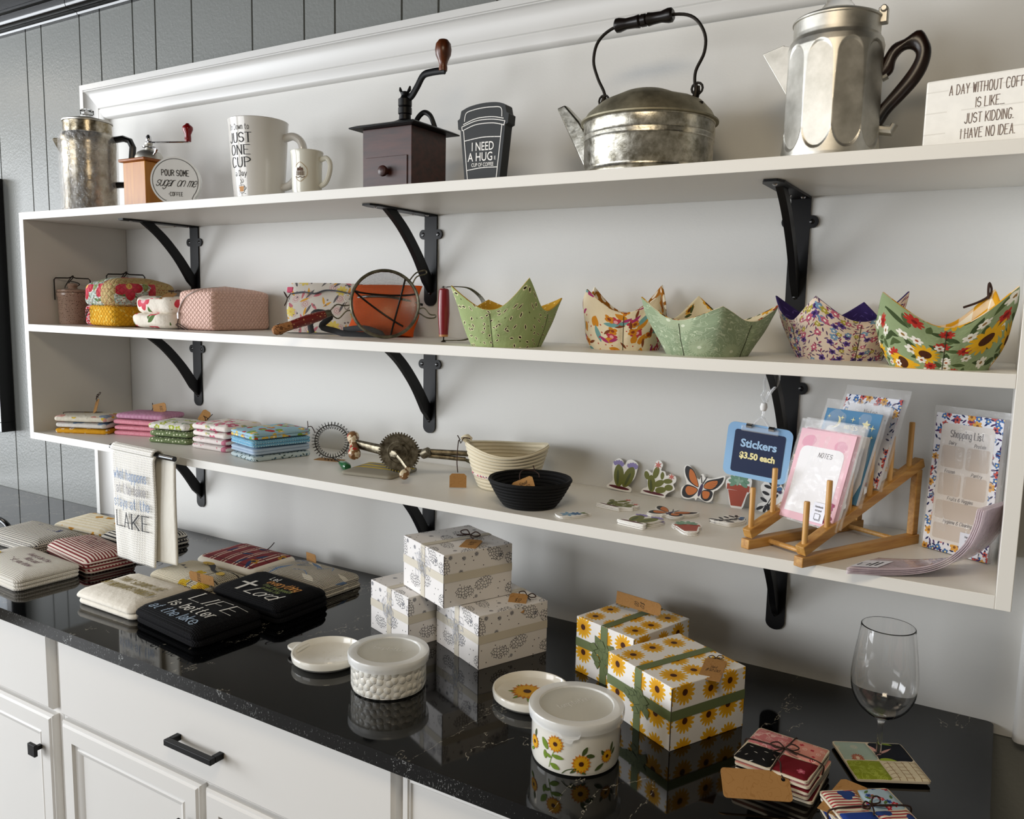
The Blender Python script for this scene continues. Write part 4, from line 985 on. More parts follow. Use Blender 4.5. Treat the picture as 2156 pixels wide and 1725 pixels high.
c_apple = fabric('fruit_print', '#9cc0d0', [('flower', .034, .34, 2, '#b72a2c', '#d2484a', .5, .25, 4), ('flower', .036, .34, 2, '#7fa238', '#a5bf5a', .45, .25, 9), ('flower', .034, .3, 3, '#d9b44a', '#efe2b0', .35, .3, 15)], wrinkle=60)
c_bd = fabric('blue_dots', '#6ea7c6', [('dot', .0065, .2, '#dcebf0', 1, 3, .2)], wrinkle=60)
c_lb = fabric('pale_blue', '#a9bcd0', [], wrinkle=60)
c_bk = fabric('blue_sprigs', '#b9c9cd', [('leaf', .010, .42, .14, '#33473f', .7, 3), ('dot', .012, .2, '#3c5f78', .5, 6, 1)], wrinkle=60)
m_cord = m_twine
def stack(group, loc, rz, w, d, items):
    z = 0
    for i, (mat, h, nl, label, dx, dy, dr, tp) in enumerate(items):
        r_ = math.radians(rz); x = loc[0]+dx*math.cos(r_)-dy*math.sin(r_); y = loc[1]+dx*math.sin(r_)+dy*math.cos(r_)
        cloth(label, (x, y, ZB+z), rz+dr, w-.003*(i % 2), d, h, mat, nl, seed=i+loc[0]*10, group=group, tagp=tp)
        z += h+.0042
def tp_a(t):
    mb = MB(); mb.tube(cr([(-.08, .0, .014), (-.075, .0, .021), (0, .01, .022), (.02, .03, .02)], 4), .001, 6); mb.build('twine', m_twine, t)
    hang_tag(t, T((.012, .022, .058)) @ Rz(-38) @ Ry(-22) @ Rx(-22), .03, .042)
def tp_b(t):
    hang_tag(t, T((.052, .0, .034)) @ Rz(-18) @ Ry(78) @ Rx(-8), .026, .05, ['$25'], bow=False)
    mb = MB(); mb.tube(cr([(-.01, .02, .018), (-.006, .02, .026), (-.008, .021, .04)], 4), .0011, 6); mb.build('twine', m_twine, t)
def tp_c(t):
    mb = MB(); mb.tube(cr([(.06, .03, .018), (.066, .02, .03), (.07, .01, .035), (.075, .02, .028), (.064, .03, .022), (.08, .035, .038)], 4), .0011, 6); mb.build('twine_bow', m_twine, t)
    hang_tag(t, T((.06, .04, .045)) @ Rz(10) @ Ry(30) @ Rx(-12), .026, .034, bow=False)
def tp_e(t):
    mb = MB(); mb.tube(cr([(.052, .074, .012), (.056, .074, .02), (.054, .074, .034)], 4), .0011, 6); mb.tube(cr([(.055, .074, .019), (.062, .08, .02), (.07, .082, .012), (.078, .08, .006)], 4), .0011, 6); mb.build('twine_bow', m_twine, t)
G1 = 'folded cloths stacked on the bottom board'
stack(G1, (.128, -.208, ZB), 24, .165, .10, [
 (c_mary, .0125, 1, 'marigold yellow folded cloth at the bottom of the leftmost stack', 0, 0, 0, None),
 (c_balb, .0125, 1, 'white and blue folded cloth in the middle of the leftmost stack', 0, 0, -2, None),
 (c_bal, .0165, 1, 'cream balloon print folded cloth on top of the leftmost stack, tag on it', -.002, 0, 2, tp_a)])
stack(G1, (.292, -.135, ZB), 16, .165, .10, [
 (c_pk, .0115, 1, 'pink folded cloth lowest in the all pink stack', 0, 0, 0, None),
 (c_pk, .0115, 1, 'pink folded cloth second from the bottom in the all pink stack', 0, 0, 1, None),
 (c_pk, .0115, 1, 'pink folded cloth second from the top in the all pink stack', -.002, 0, -1, None),
 (c_mauve, .0145, 1, 'mauve folded cloth on top of the all pink stack', .004, .004, 2, tp_b)])
stack(G1, (.468, -.158, ZB), 12, .135, .11, [
 (c_gr, .0145, 1, 'green dotted folded cloth at the bottom of the green and white stack', 0, 0, 0, None),
 (c_gr, .0145, 1, 'green dotted folded cloth in the middle of the green and white stack', .002, 0, 2, None),
 (c_wg, .0165, 1, 'white leaf print folded cloth on top of the green and white stack', -.002, 0, -1, tp_c)])
stack(G1, (.644, -.150, ZB), 0, .138, .125, [
 (c_wp2, .0130, 1, 'white cloth with pink sprigs at the bottom of the pink and white stack', 0, 0, 0, None),
 (c_wp2, .0130, 1, 'white cloth with pink sprigs second from the bottom of the pink and white stack', .001, 0, 1, None),
 (c_wp, .0130, 1, 'white cloth with pink flowers second from the top of the pink and white stack', .004, 0, -1, None),
 (c_wp, .0150, 1, 'white cloth with pink flowers on top of the pink and white stack', .002, 0, 2, None)])
stack(G1, (.825, -.165, ZB), -15, .13, .158, [
 (c_bk, .0125, 1, 'pale cloth with dark sprigs at the bottom of the blue stack', 0, 0, 0, None),
 (c_lb, .0140, 2, 'plain pale blue folded cloth second from the bottom of the blue stack', 0, 0, 1, None),
 (c_bd, .0150, 2, 'blue dotted folded cloth second from the top of the blue stack', 0, 0, -1, None),
 (c_apple, .0150, 2, 'light blue fruit print folded cloth on top of the blue stack', 0, 0, 1, tp_e)])
t = thing('price_tag', 'brown kraft price tag lying flat beside the blue stack', 'tag', (.985, -.122, ZB), 12)
MB().prism(rrect(.075, .032, .004), -.0006, 0, Mx=Rx(-90)).build('card', m_kraft, t, smooth=0)
MB().poly2(many(shift(strokes('$20', .009, .08, .6, slant=.3), -.006, -.004)), lambda x, y: (x, y, .0009)).build('handwriting', m_ink, t, smooth=0)

# spring whisk
t = thing('spring_whisk', 'coiled wire spring whisk with a green handle', 'whisk', (1.0, -.13, ZB), 38)
mb = MB(); P = []
for i in range(36*11):
    a = 2*PI*i/(36*11); b = a*36; R = .040+.0085*math.cos(b); P.append((R*math.cos(a), .0085*math.sin(b)+.001, .0495+R*math.sin(a)))
mb.tube(P, .00075, 5, closed=True); mb.tube([(.0405*math.cos(a*PI/20), .001, .0495+.0405*math.sin(a*PI/20)) for a in range(40)], .0011, 6, closed=True); mb.build('spring', m_wire, t)
mb = MB(); mb.tube(cr([(.0, -.002, .0095), (.012, -.03, .0095), (.022, -.06, .010), (.03, -.085, .011)], 5), .0016, 6); mb.build('stem', m_wire, t)
d = Vector((.02, -.05, -.001)); Mh = T((.029, -.083, .0112)) @ d.to_track_quat('Z', 'Y').to_matrix().to_4x4()
MB(Mh).lathe([(0, 0), (.006, .001), (.0075, .01), (.0102, .032), (.010, .046), (.0075, .053), (0, .055)], 22).build('green_handle', M('green_enamel', '#1f5a33', .2), t)

# grey pouch with yellow stripes
t = thing('flat_pouch', 'flat grey cloth pouch with yellow stripes under the egg beater', 'pouch', (1.185, -.168, ZB), 8)
mb = folded(.135, .125, .009, 1, seed=4); mb.build('cloth', fabric('grey_yellow', '#8f8a7c', [('stripe', 1, .026, .35, '#d6b81e', .6), ('patch', 1, -.022, '#8f8a7c', -1)]), t, smooth=50)

# rotary egg beater
m_old = alu('old_steel', '#4a4234', '#8d8573', .3, 70, .25)
m_oldw = fabric('chipped_paint_wood', '#7d5a38', [('flower', .026, .5, 5, '#d9cdb4', '#c9b797', .8, .5, 3), ('flower', .018, .34, 4, '#a8261e', '#a8261e', .3, .4, 6)], rough=.4)
t = thing('egg_beater', 'antique rotary egg beater with a big toothed gear lying on the bottom board', 'egg beater', (1.258, -.188, ZB+.0095), 0)
Mg = T((0, 0, .0485)) @ Rz(26) @ Rx(8)
mb = MB(); o = []
for i in range(44):
    a = 2*PI*i/44
    for da, r in ((-.05, .0432), (-.025, .0475), (.025, .0475), (.05, .0432)): o.append((r*math.cos(a+da), r*math.sin(a+da)))
mb.prism(o, -.0014, .0014, Mx=Mg); mb.lathe([(.0285, 0), (.028, .0022), (.025, .0026), (.0245, .0014)], 40, Mx=Mg @ Rx(90)); mb.lathe([(.0205, 0), (.020, .0032), (.016, .0032), (.0155, .0012)], 40, Mx=Mg @ Rx(90)); mb.build('gear', m_old, t, smooth=30)
mb = MB(); mb.tube([(-.138, .010, .052), (-.03, -.004, .047), (.0, -.010, .045)], .0105, 8, sx=.45, sy=1.0); mb.tube([(0, .012, .045), (.06, .035, .05)], .009, 8, sx=.5, sy=1); mb.tube([(-.138, .016, .054), (-.02, .012, .048)], .008, 8, sx=.4, sy=1); mb.build('frame', m_old, t, bev=.001)
mb = MB(); mb.tube([(.05, .03, .052), (.13, .095, .046)], .0065, 8); mb.tube([(.05, .026, .044), (.122, .085, .034)], .005, 8); mb.lathe([(0, -.012), (.010, -.010), (.0115, 0), (.010, .01), (0, .012)], 16, Mx=T((.053, .028, .049)) @ Ry(60)); mb.build('shafts', m_old, t)
mb = MB()
for k, (dy, dz) in enumerate(((.010, .03), (-.010, .03), (0, .042), (.016, .018))):
    mb.tube(cr([(.118, .088, .044), (.134, .100+dy*.6, .046+dz*.35), (.150, .114+dy, .044+dz*.4), (.162, .124+dy, .04), (.153, .116+dy, .03-dz*.2), (.134, .098+dy*.6, .026), (.114, .082, .036)], 5), .0021, 6, sx=.5, sy=1.4)
mb.build('beater_blades', m_rim, t)
mb = MB(); mb.lathe([(0, -.044), (.008, -.044), (.0135, -.037), (.0142, -.028), (.0105, -.014), (.0095, 0), (.0105, .014), (.0142, .028), (.0135, .037), (.008, .044), (0, .044)], 24, Mx=T((-.138, .004, .05)) @ Vector((.55, -.55, -.42)).to_track_quat('Z', 'Y').to_matrix().to_4x4()); mb.build('grip', m_oldw, t)
mb = MB(); mb.tube([(0, -.012, .046), (.018, -.016, .036), (.043, -.024, .019)], .0052, 8, sx=.5); mb.lathe([(0, -.004), (.006, -.003), (.006, .003), (0, .004)], 14, Mx=T((0, -.013, .046)) @ Rx(90)); mb.build('crank_arm', m_old, t)
mb = MB(); dd = Vector((.02, -.045, -.008)); mb.lathe([(0, 0), (.006, .001), (.0068, .008), (.0075, .02), (.0105, .03), (.0105, .038), (.007, .043), (0, .0445)], 20, Mx=T((.043, -.022, .0195)) @ dd.to_track_quat('Z', 'Y').to_matrix().to_4x4()); mb.build('crank_knob', m_oldw, t)

# rope basket and black rope bowl
m_rope = fabric('cream_rope', '#d8cfb8', [('dash', 1, .004, .2, '#c3b897', .0035)], weave=500, bump=.5)
t = thing('rope_basket', 'cream coiled rope basket with a flowered band, behind the black bowl', 'basket', (1.500, -.122, ZB), 0)
def coil(prof_fn, h, n, th):
    P = []
    N = n*10
    for i in range(N+1):
        q = i/N; r = prof_fn(q); b = abs(math.sin(PI*q*n)); P.append((r+th*(b**.5-1), h*q))
    return P
rf = lambda q: .060+.032*q**.8
po = [(0, 0), (.055, 0)]+coil(rf, .088, 11, .0032); pi_ = [(r-.0065, max(.006, z)) for r, z in reversed(coil(rf, .088, 11, .0032))]
mb = MB(); mb.lathe(po+[(rf(1)-.003, .0905)]+pi_+[(0, .006)], 80)
def wav(p):
    a = math.atan2(p.y, p.x); k = max(0, p.z/.09)**2; s = 1+k*.05*math.cos(2*a+.6); return Vector((p.x*s, p.y*s, p.z+k*(.007*math.cos(2*a-1.0)+.002*math.cos(3*a))))
mb.warp(wav); mb.build('basket', m_rope, t, smooth=60)
mb = MB(); a0, a1 = -2.75, -1.55; rr0 = rf(.36)+.0008
mb.lathe([(rf(.305)-.001, .027), (rf(.36)+.0012, .0315), (rf(.41)-.001, .036)], 40, a0=a0, a1=a1); mb.warp(wav); mb.build('floral_band', fabric('band_floral', '#dfd3c8', [('flower', .009, .42, 5, '#b03450', '#e8c0c4', .8, .3, 3), ('leaf', .008, .4, .14, '#6a4a5a', .6, 5)]), t)
mb = MB(); mb.tube(cr([(-.085, -.02, .094), (-.092, -.03, .104), (-.080, -.035, .108), (-.072, -.03, .1)], 4), .008, 8, sx=.35, sy=1); mb.build('rope_tab', m_rope, t)
mb = MB(); mb.tube(cr([(-.09, -.045, .092), (-.084, -.062, .1), (-.082, -.07, .06), (-.074, -.078, .035)], 4), .0011, 6); mb.tube(cr([(-.088, -.045, .094), (-.078, -.05, .106), (-.065, -.045, .104)], 4), .0011, 6); mb.tube(cr([(-.088, -.05, .1), (-.094, -.052, .11)], 3), .0011, 6); mb.build('twine', m_twine, t)
hang_tag(t, T((-.072, -.0795, .033)) @ Rz(32) @ Rx(-4), .036, .030, bow=False)

m_blk = fabric('black_rope', '#08080a', [], weave=500, bump=.6, rough=.75)
t = thing('rope_bowl', 'round black coiled rope bowl with a kraft tag inside', 'bowl', (1.625, -.238, ZB), 0)
rf = lambda q: .050+.034*q**.75
po = [(0, 0), (.046, 0)]+coil(rf, .054, 8, .0025); pi_ = [(r-.006, max(.006, z)) for r, z in reversed(coil(rf, .054, 8, .0025))]
MB().lathe(po+[(rf(1)-.003, .056)]+pi_+[(0, .006)], 72).build('bowl', m_blk, t, smooth=60)
hang_tag(t, T((-.004, -.028, .056)) @ Rz(28) @ Ry(-24) @ Rx(-52), .044, .036, ['Small', '$15.00'], bow=False)
mb = MB(); mb.tube(cr([(-.006, -.03, .055), (-.012, -.02, .064), (-.016, .0, .068), (.0, .015, .066), (.012, .012, .062), (.02, .0, .058)], 4), .0012, 6); mb.tube(cr([(.004, .012, .066), (.0, .01, .078)], 3), .0012, 6); mb.build('twine', m_twine, t)
# ------------------------------------------------------------------ stickers, sign, notepads on the bottom board
m_vinyl = M('white_vinyl', '#efeeea', .35)
mm = .001
def ell(cx, cz, rx, rz, rot=0, n=22):
    c, s_ = math.cos(math.radians(rot)), math.sin(math.radians(rot))
    return [(cx+rx*math.cos(2*PI*i/n)*c-rz*math.sin(2*PI*i/n)*s_, cz+rx*math.cos(2*PI*i/n)*s_+rz*math.sin(2*PI*i/n)*c) for i in range(n)]
def sc(pts, k=mm): return [(x*k, z*k) for x, z in pts]
def star(cx, cz, r, n, q, rot=90):
    o = []
    for i in range(2*n):
        a = math.radians(rot+180*i/n); rr = r if i % 2 == 0 else r*q; o.append((cx+rr*math.cos(a), cz+rr*math.sin(a)))
    return o
cG = M('cactus_green', '#6b6f22', .5); cG2 = M('cactus_shade', '#4c5420', .5); cR = M('soil_red', '#5a1622', .5); cP = M('lilac', '#8f83bd', .5); cPk = M('coral_pink', '#cf6f63', .5)
cO = M('butterfly_orange', '#c8702c', .5); cK = M('print_black', '#17171d', .5); cT = M('terracotta', '#a8472f', .5); cS = M('succulent_green', '#6f9a80', .5); cB = M('print_blue', '#3f6d9c', .5); cY = M('print_yellow', '#b9a24a', .5); cLB = M('print_sky', '#7fa9c9', .5); cVi = M('print_violet', '#3a2b52', .5)
def art(kind):
    """outline of the white backing and coloured shapes, millimetres, origin bottom centre"""
    if kind == 'heart':
        out = cr([(-37, 5), (-30, 12), (-24, 20), (-27, 38), (-27, 55), (-16, 66), (-6, 63), (0, 54), (6, 64), (18, 66), (30, 58), (29, 44), (24, 26), (12, 12), (20, 6), (19, -2), (8, -3), (-30, 0)], 4, True)
        A = [(cR, ell(-8, 4.5, 24, 3.2, -5)), (cG, ell(-11, 30, 11.5, 24, 4)), (cG, ell(11, 29, 11.5, 24, -22)), (cG2, ell(-13, 26, 3, 16, 4)), (cG2, ell(10, 24, 3, 15, -22))]
        for cx, cz in ((-13, 55), (19, 53)): A += [(cP, ell(cx+dx, cz+dz, 3.4, 5, -dx*4)) for dx, dz in ((-9, 0), (-4.5, 2), (0, 3), (4.5, 2), (8, -1))]
    elif kind == 'cactus':
        out = cr([(-37, 3), (-32, 10), (-24, 14), (-26, 28), (-34, 40), (-28, 50), (-16, 44), (-14, 52), (-10, 68), (-2, 72), (6, 64), (3, 52), (12, 50), (16, 42), (24, 46), (36, 42), (37, 32), (32, 26), (36, 16), (24, 8), (18, 2), (16, -4), (0, -3), (-34, -1)], 4, True)
        A = [(cR, ell(-9, 3, 24, 2.8, -5)), (cG, ell(-15, 22, 8.5, 18, 8)), (cG, ell(-7, 46, 6.5, 13, -14)), (cG, ell(-27, 38, 5.5, 9, 22)), (cG, ell(1, 24, 12, 6.5, 30)), (cG, ell(7, 41, 4, 8, 0)), (cG, ell(20, 31, 10, 5.2, 8)), (cG, ell(6, 11, 12, 6.5, 12)), (cG, ell(23, 18, 9, 6.5, 8)), (cG2, ell(-16, 18, 2.5, 12, 8)), (cPk, star(-4, 62, 9, 6, .35)), (cPk, star(27, 41, 8, 6, .35))]
    elif kind == 'butterfly':
        out = cr([(-41, 8), (-42, 24), (-32, 33), (-38, 50), (-40, 66), (-33, 72), (-24, 66), (-12, 48), (-5, 46), (-3, 56), (2, 56), (6, 50), (20, 50), (36, 56), (46, 58), (44, 44), (34, 30), (26, 24), (24, 8), (14, 1), (0, 6), (-6, 8), (-10, 2), (-14, 6), (-30, 2)], 4, True)
        A = [(cK, cr([(-6, 30), (-18, 60), (-33, 70), (-38, 62), (-34, 48), (-24, 36)], 4, True)), (cK, cr([(4, 30), (10, 44), (34, 52), (43, 55), (40, 43), (28, 30), (16, 26)], 4, True)), (cK, cr([(-8, 26), (-30, 32), (-39, 22), (-38, 8), (-24, 5), (-12, 14)], 4, True)), (cK, cr([(3, 24), (18, 26), (24, 20), (20, 8), (10, 3), (0, 10)], 4, True)),
             (cO, cr([(-7, 31), (-17, 56), (-27, 64), (-28, 50), (-22, 38)], 4, True)), (cO, cr([(5, 30), (11, 41), (30, 47), (30, 38), (20, 29)], 4, True)), (cO, cr([(-9, 25), (-28, 29), (-33, 20), (-26, 11), (-14, 15)], 4, True)), (cO, cr([(3, 22), (15, 23), (18, 18), (14, 9), (5, 9)], 4, True)),
             (cVi, ell(-2, 24, 3.4, 14, -14)), (cK, sc([(-1, 38), (-4, 54), (-2.4, 54), (1, 38)], 1)), (cK, sc([(1, 38), (9, 53), (10.4, 52), (3, 37)], 1))]
        for a in (20, 40, 60, 80): A.append((cK, [(4+6*math.cos(math.radians(a*.5+10)), 30+6*math.sin(math.radians(a*.5))), (4+30*math.cos(math.radians(a*.45)), 29+24*math.sin(math.radians(a*.6))), (4.6+30*math.cos(math.radians(a*.45)), 29.8+24*math.sin(math.radians(a*.6)))]))
    elif kind == 'pot':
        out = cr([(-12, -2), (10, -3), (18, 24), (24, 32), (25, 44), (24, 58), (10, 67), (-4, 66), (-20, 56), (-26, 48), (-24, 34), (-20, 30)], 4, True)
        A = [(cT, [(-20, 32), (-12, 1), (9, 1), (18, 32)]), (cT, [(-23, 44), (-23, 33), (22, 31), (22, 43)])]
        A += [(cS, ell(12*math.cos(math.radians(a)), 50+8*math.sin(math.radians(a)), 9, 4.2, a)) for a in (0, 35, 70, 110, 145, 180, 215, 325)]+[(M('succulent_light', '#8fb59c', .5), ell(5*math.cos(math.radians(a)), 50+4*math.sin(math.radians(a)), 5, 2.6, a)) for a in (20, 90, 160, 250)]
    elif kind == 'vine':
        out = cr([(-24, 2), (-18, -2), (0, 0), (16, 4), (22, 20), (24, 40), (14, 58), (2, 66), (-6, 64), (-16, 56), (-22, 46), (-16, 30), (-10, 20), (-24, 12)], 4, True)
        A = [(cK, [(x, z) for x, z in ribbon(cr([(-20, 2), (-8, 14), (-2, 28), (2, 44), (0, 60)], 5), 1.6)[0]][:0] or [(-21, 2), (-7, 14.5), (-1, 28), (3, 44), (0, 61), (1.4, 61), (4.6, 44), (.8, 27.5), (-6, 13)])]
        A += [(cK, ell(cx, cz, 7.5, 3.1, a)) for cx, cz, a in ((-20, 5, 30), (-10, 4, 70), (-4, 8, 100), (-14, 22, 150), (2, 18, 60), (-11, 35, 160), (7, 30, 45), (-8, 48, 165), (9, 42, 40), (-3, 56, 120), (12, 12, 20))]
        A += [(cB, ell(14, 46, 5, 4, 20)), (cB, ell(10, 55, 5, 4, 60)), (cVi, ell(16, 40, 4, 3))]
    elif kind == 'blue':
        out = cr([(-14, 0), (-17, 20), (-13, 44), (-4, 58), (2, 66), (4, 58), (12, 44), (16, 22), (13, 2)], 4, True)
        A = [(cLB, ell(8*math.cos(math.radians(a)), 22+9*math.sin(math.radians(a)), 7, 3.2, a)) for a in range(0, 360, 60)]+[(cB, ell(6*math.cos(math.radians(a)), 38+6*math.sin(math.radians(a)), 5, 2.4, a)) for a in range(30, 360, 60)]+[(M('leaf_green', '#6d8a4a', .5), ell(-4, 52, 6, 2, 110)), (cG, ell(3, 54, 6, 2, 70))]
    return sc(out), [(m, sc(a)) for m, a in A]
def sticker(kind, label, loc, rz, flat=False, group=None, lean=8, th=.0012):
    out, A = art(kind)
    t = thing('sticker', label, 'sticker', loc, rz, group)
    Mx = Rx(-90) if flat else Rx(-lean)
    MB(Mx).prism(out, -th, 0).build('backing', m_vinyl, t, smooth=0)
    ms = []; mb = MB(Mx)
    for i, (m, a) in enumerate(A):
        if m not in ms: ms.append(m)
        mb.add([(x, -th-.00012-.00006*i, z) for x, z in a], [tuple(range(len(a)))], ms.index(m))
    ar = sum(1 for _ in A)
    mb.build('printed_picture', ms, t, smooth=0)
    return t
GS = 'stickers standing against the back wall'
sticker('heart', 'heart shaped cactus sticker with lilac flowers standing against the wall', (1.727, -.017, ZB+.004), 0, group=GS)
sticker('cactus', 'green cactus sticker with coral flowers standing against the wall', (1.806, -.017, ZB+.004), 0, group=GS)
sticker('butterfly', 'orange butterfly sticker standing against the wall', (1.898, -.017, ZB+.002), 0, group=GS)
sticker('pot', 'succulent in a terracotta pot sticker standing against the wall', (1.972, -.017, ZB+.003), 0, group=GS)
sticker('vine', 'black leaf vine sticker standing against the wall behind the bamboo rack', (2.037, -.017, ZB+.002), 0, group=GS)
def flat_stack(kind, what, x, y, rz, n):
    for i in range(n):
        top = i == n-1
        lb = ('%s sticker lying flat on top of its pile' % what) if top else ('lower %s sticker in the flat pile, only its white edge showing' % what)
        sticker(kind, lb, (x+rnd.uniform(-.0012, .0012), y+rnd.uniform(-.0012, .0012), ZB+.0005+.00245*i), rz+rnd.uniform(-2, 2), True, 'flat piles of %s stickers' % what, th=.0018)
flat_stack('cactus', 'coral flowered cactus', 1.775, -.175, -8, 3)
flat_stack('heart', 'lilac flowered cactus', 1.862, -.275, -6, 4)
flat_stack('butterfly', 'butterfly', 1.889, -.185, 4, 3)
flat_stack('pot', 'potted succulent', 1.962, -.262, 30, 3)
flat_stack('vine', 'leaf vine', 1.985, -.168, -18, 3)
flat_stack('blue', 'blue flower', 1.713, -.288, -48, 2)

# hanging price sign
t = thing('price_sign', 'light blue sign reading stickers 3.50 each hanging from a clear clip', 'sign', (2.033, -.125, 1.375), 0)
Ms = Ry(4.5); m_clear = M('clear_plastic', '#f4f6f8', .08, alpha=.32, spec=.9, coat=.5)
MB(Ms).prism(rrect(.117, .100, .013), -.0008, .0008).build('card', M('sky_card', '#8fbbe4', .45), t, smooth=0)
MB(Ms).prism(rrect(.091, .079, .005, cx=.001, cy=-.002), -.0014, -.0008).build('panel', M('navy_card', '#1c2a4c', .4), t, smooth=0)
MB(Ms).poly2(shift(bf('Stickers', .0145, .045, 1.02), .001, .007), lambda x, y: (x, -.0019, y)).build('lettering', M('sky_print', '#a9cdf0', .5), t, smooth=0)
MB(Ms).poly2(shift(bf('$3.50 each', .0115, .06, .92), .001, -.014), lambda x, y: (x, -.0019, y)).build('lettering', M('cream_print', '#f3e9ae', .5), t, smooth=0)
mb = MB(Ms); mb.box(-.034, .034, -.005, .002, .036, .047); mb.build('clip_bar', m_clear, t, bev=.002)
for s in (-1, 1):
    mb = MB(Ms); mb.tube([(s*.02-.005, -.003, .047), (s*.02+.005, -.003, .047)], .0045, 10); mb.build('clip_roll', m_chrome, t)
mb = MB(Ms); mb.tube(cr([(-.014, -.001, .048), (-.006, -.001, .06), (.0, -.001, .065), (.006, -.001, .06), (.016, -.001, .048)], 4), .0024, 8); mb.tube([(0, 0, .063), (.001, 0, .078)], .0022, 8); mb.build('hanger', m_clear, t)
MB(Ms).lathe([(0, .076), (.005, .078), (.0066, .084), (.005, .091), (0, .093)], 20).build('bead', m_white, t)
for s in (-1, 1):
    mb = MB(); mb.tube(cr([(.010+s*.002, -.003, .095), (.010+s*.006, -.006, .105), (.014+s*.006, -.006, .114), (.018+s*.011, -.007, .126), (.020+s*.011, -.007, .138), (.021+s*.008, -.006, .146)], 5), .0028, 8); mb.build('clip_jaw', m_clear, t)
mb = MB(); mb.tube([(.008, -.001, .09), (.010, -.003, .098), (.016, -.006, .114)], .002, 8); mb.build('clip_stem', m_clear, t)

# bamboo rack
def bamboo(name, a, b, sc_):
    t = NT(name); o = t.objc(); n = t.noise(t.vm('MULTIPLY', o, sc_), 1, 3, .6)
    t.set(t.b.inputs['Base Color'], t.ramp(n, .3, .72, hexc(a), hexc(b))); t.b.inputs['Roughness'].default_value = .42; return t.m
m_bam = bamboo('bamboo', '#9c6a2b', '#c79a53', (120, 9, 120)); m_bam2 = bamboo('bamboo_dowel', '#b5813c', '#d0a563', (160, 160, 14))
rk = thing('bamboo_rack', 'slanted bamboo plate rack with round pegs holding the wrapped notepads', 'rack', (2.11, -.315, ZB), -28)
def bar(p0, p1, w, h, name, m=None):
    d = Vector(p1)-Vector(p0); L = d.length; ang = math.degrees(math.atan2(d.z, d.y))
    MB(T(p0) @ Rx(ang)).box(-w/2, w/2, 0, L, -h/2, h/2).build(name, m or m_bam, rk, smooth=0, bev=.0012)
for s in (-1, 1):
    x = .054*s
    bar((x, 0, .008), (x, .295, .008), .017, .016, 'base_rail'); bar((x, .004, .0245), (x, .292, .1405), .017, .016, 'slanted_rail')
    bar((x, .286, .016), (x, .2861, .128), .012, .014, 'post')
    for k, y in enumerate((.012, .062, .112, .162, .212, .262)):
        MB(T((x, y, .029+.403*y))).lathe([(.0044, -.004), (.0046, .066 if k == 0 else .074), (.0040, .0755 if k else .0675), (0, .0758 if k else .068)], 16).build('peg', m_bam2, rk)
for (y, z) in ((.05, .0085), (.255, .0085), (.272, .121)):
    MB().tube([(-.05, y, z), (.05, y, z)], .0042, 12).build('dowel', m_bam2, rk)

# wrapped notepads
m_paper = M('paper', '#e6e6ea', .7); m_edge = M('paper_edge', '#cfcdd0', .8)
m_fl_b = fabric('folk_flower_border', '#e8e9f0', [('leaf', .010, .42, .15, '#27305e', .8, 3), ('flower', .013, .42, 5, '#3f6fae', '#e9d9a0', .55, .3, 5), ('flower', .015, .40, 5, '#c4574e', '#3a2a50', .4, .3, 9), ('flower', .022, .34, 6, '#dba34a', '#8a5a2a', .35, .3, 13), ('leaf', .012, .40, .12, '#4a2f66', .5, 17)], rough=.6, bump=0)
m_pnk = M('pad_pink', '#e0b6c2', .6); m_blu = M('pad_blue', '#4d82a8', .6); m_pnk2 = M('pad_rose', '#d49cb0', .6)  # pad_pink is paled in its colour to carry the sleeve film's haze
def wrinkled_film(w, h, th, Mx, par, seed, top=.02, name='clear_sleeve'):
    mb = MB(Mx)
    def fn(side):
        def f(u, v):
            x = (u-.5)*w; z = -.003+v*(h+top); b = min(1, 6*min(u, 1-u))*min(1, 5*min(v, 1-v))
            q = noise.noise(Vector((u*5+seed, v*2.2+u*3, side)))
            return (x+.002*noise.noise(Vector((v*6, seed, 1))), side*(th/2+.001)*min(1, b+.25)+(.0006 if side > 0 else .0016)*q*b+(0 if side > 0 else .0011*noise.noise(Vector((u*11+seed, v*1.6+u*2, 4)))*b), z)
        return f
    mb.grid(fn(-1), 40, 32); mb.grid(fn(1), 26, 26, flip=True); mb.warp(lambda p: p)
    return mb.build(name, m_film, par, smooth=180)
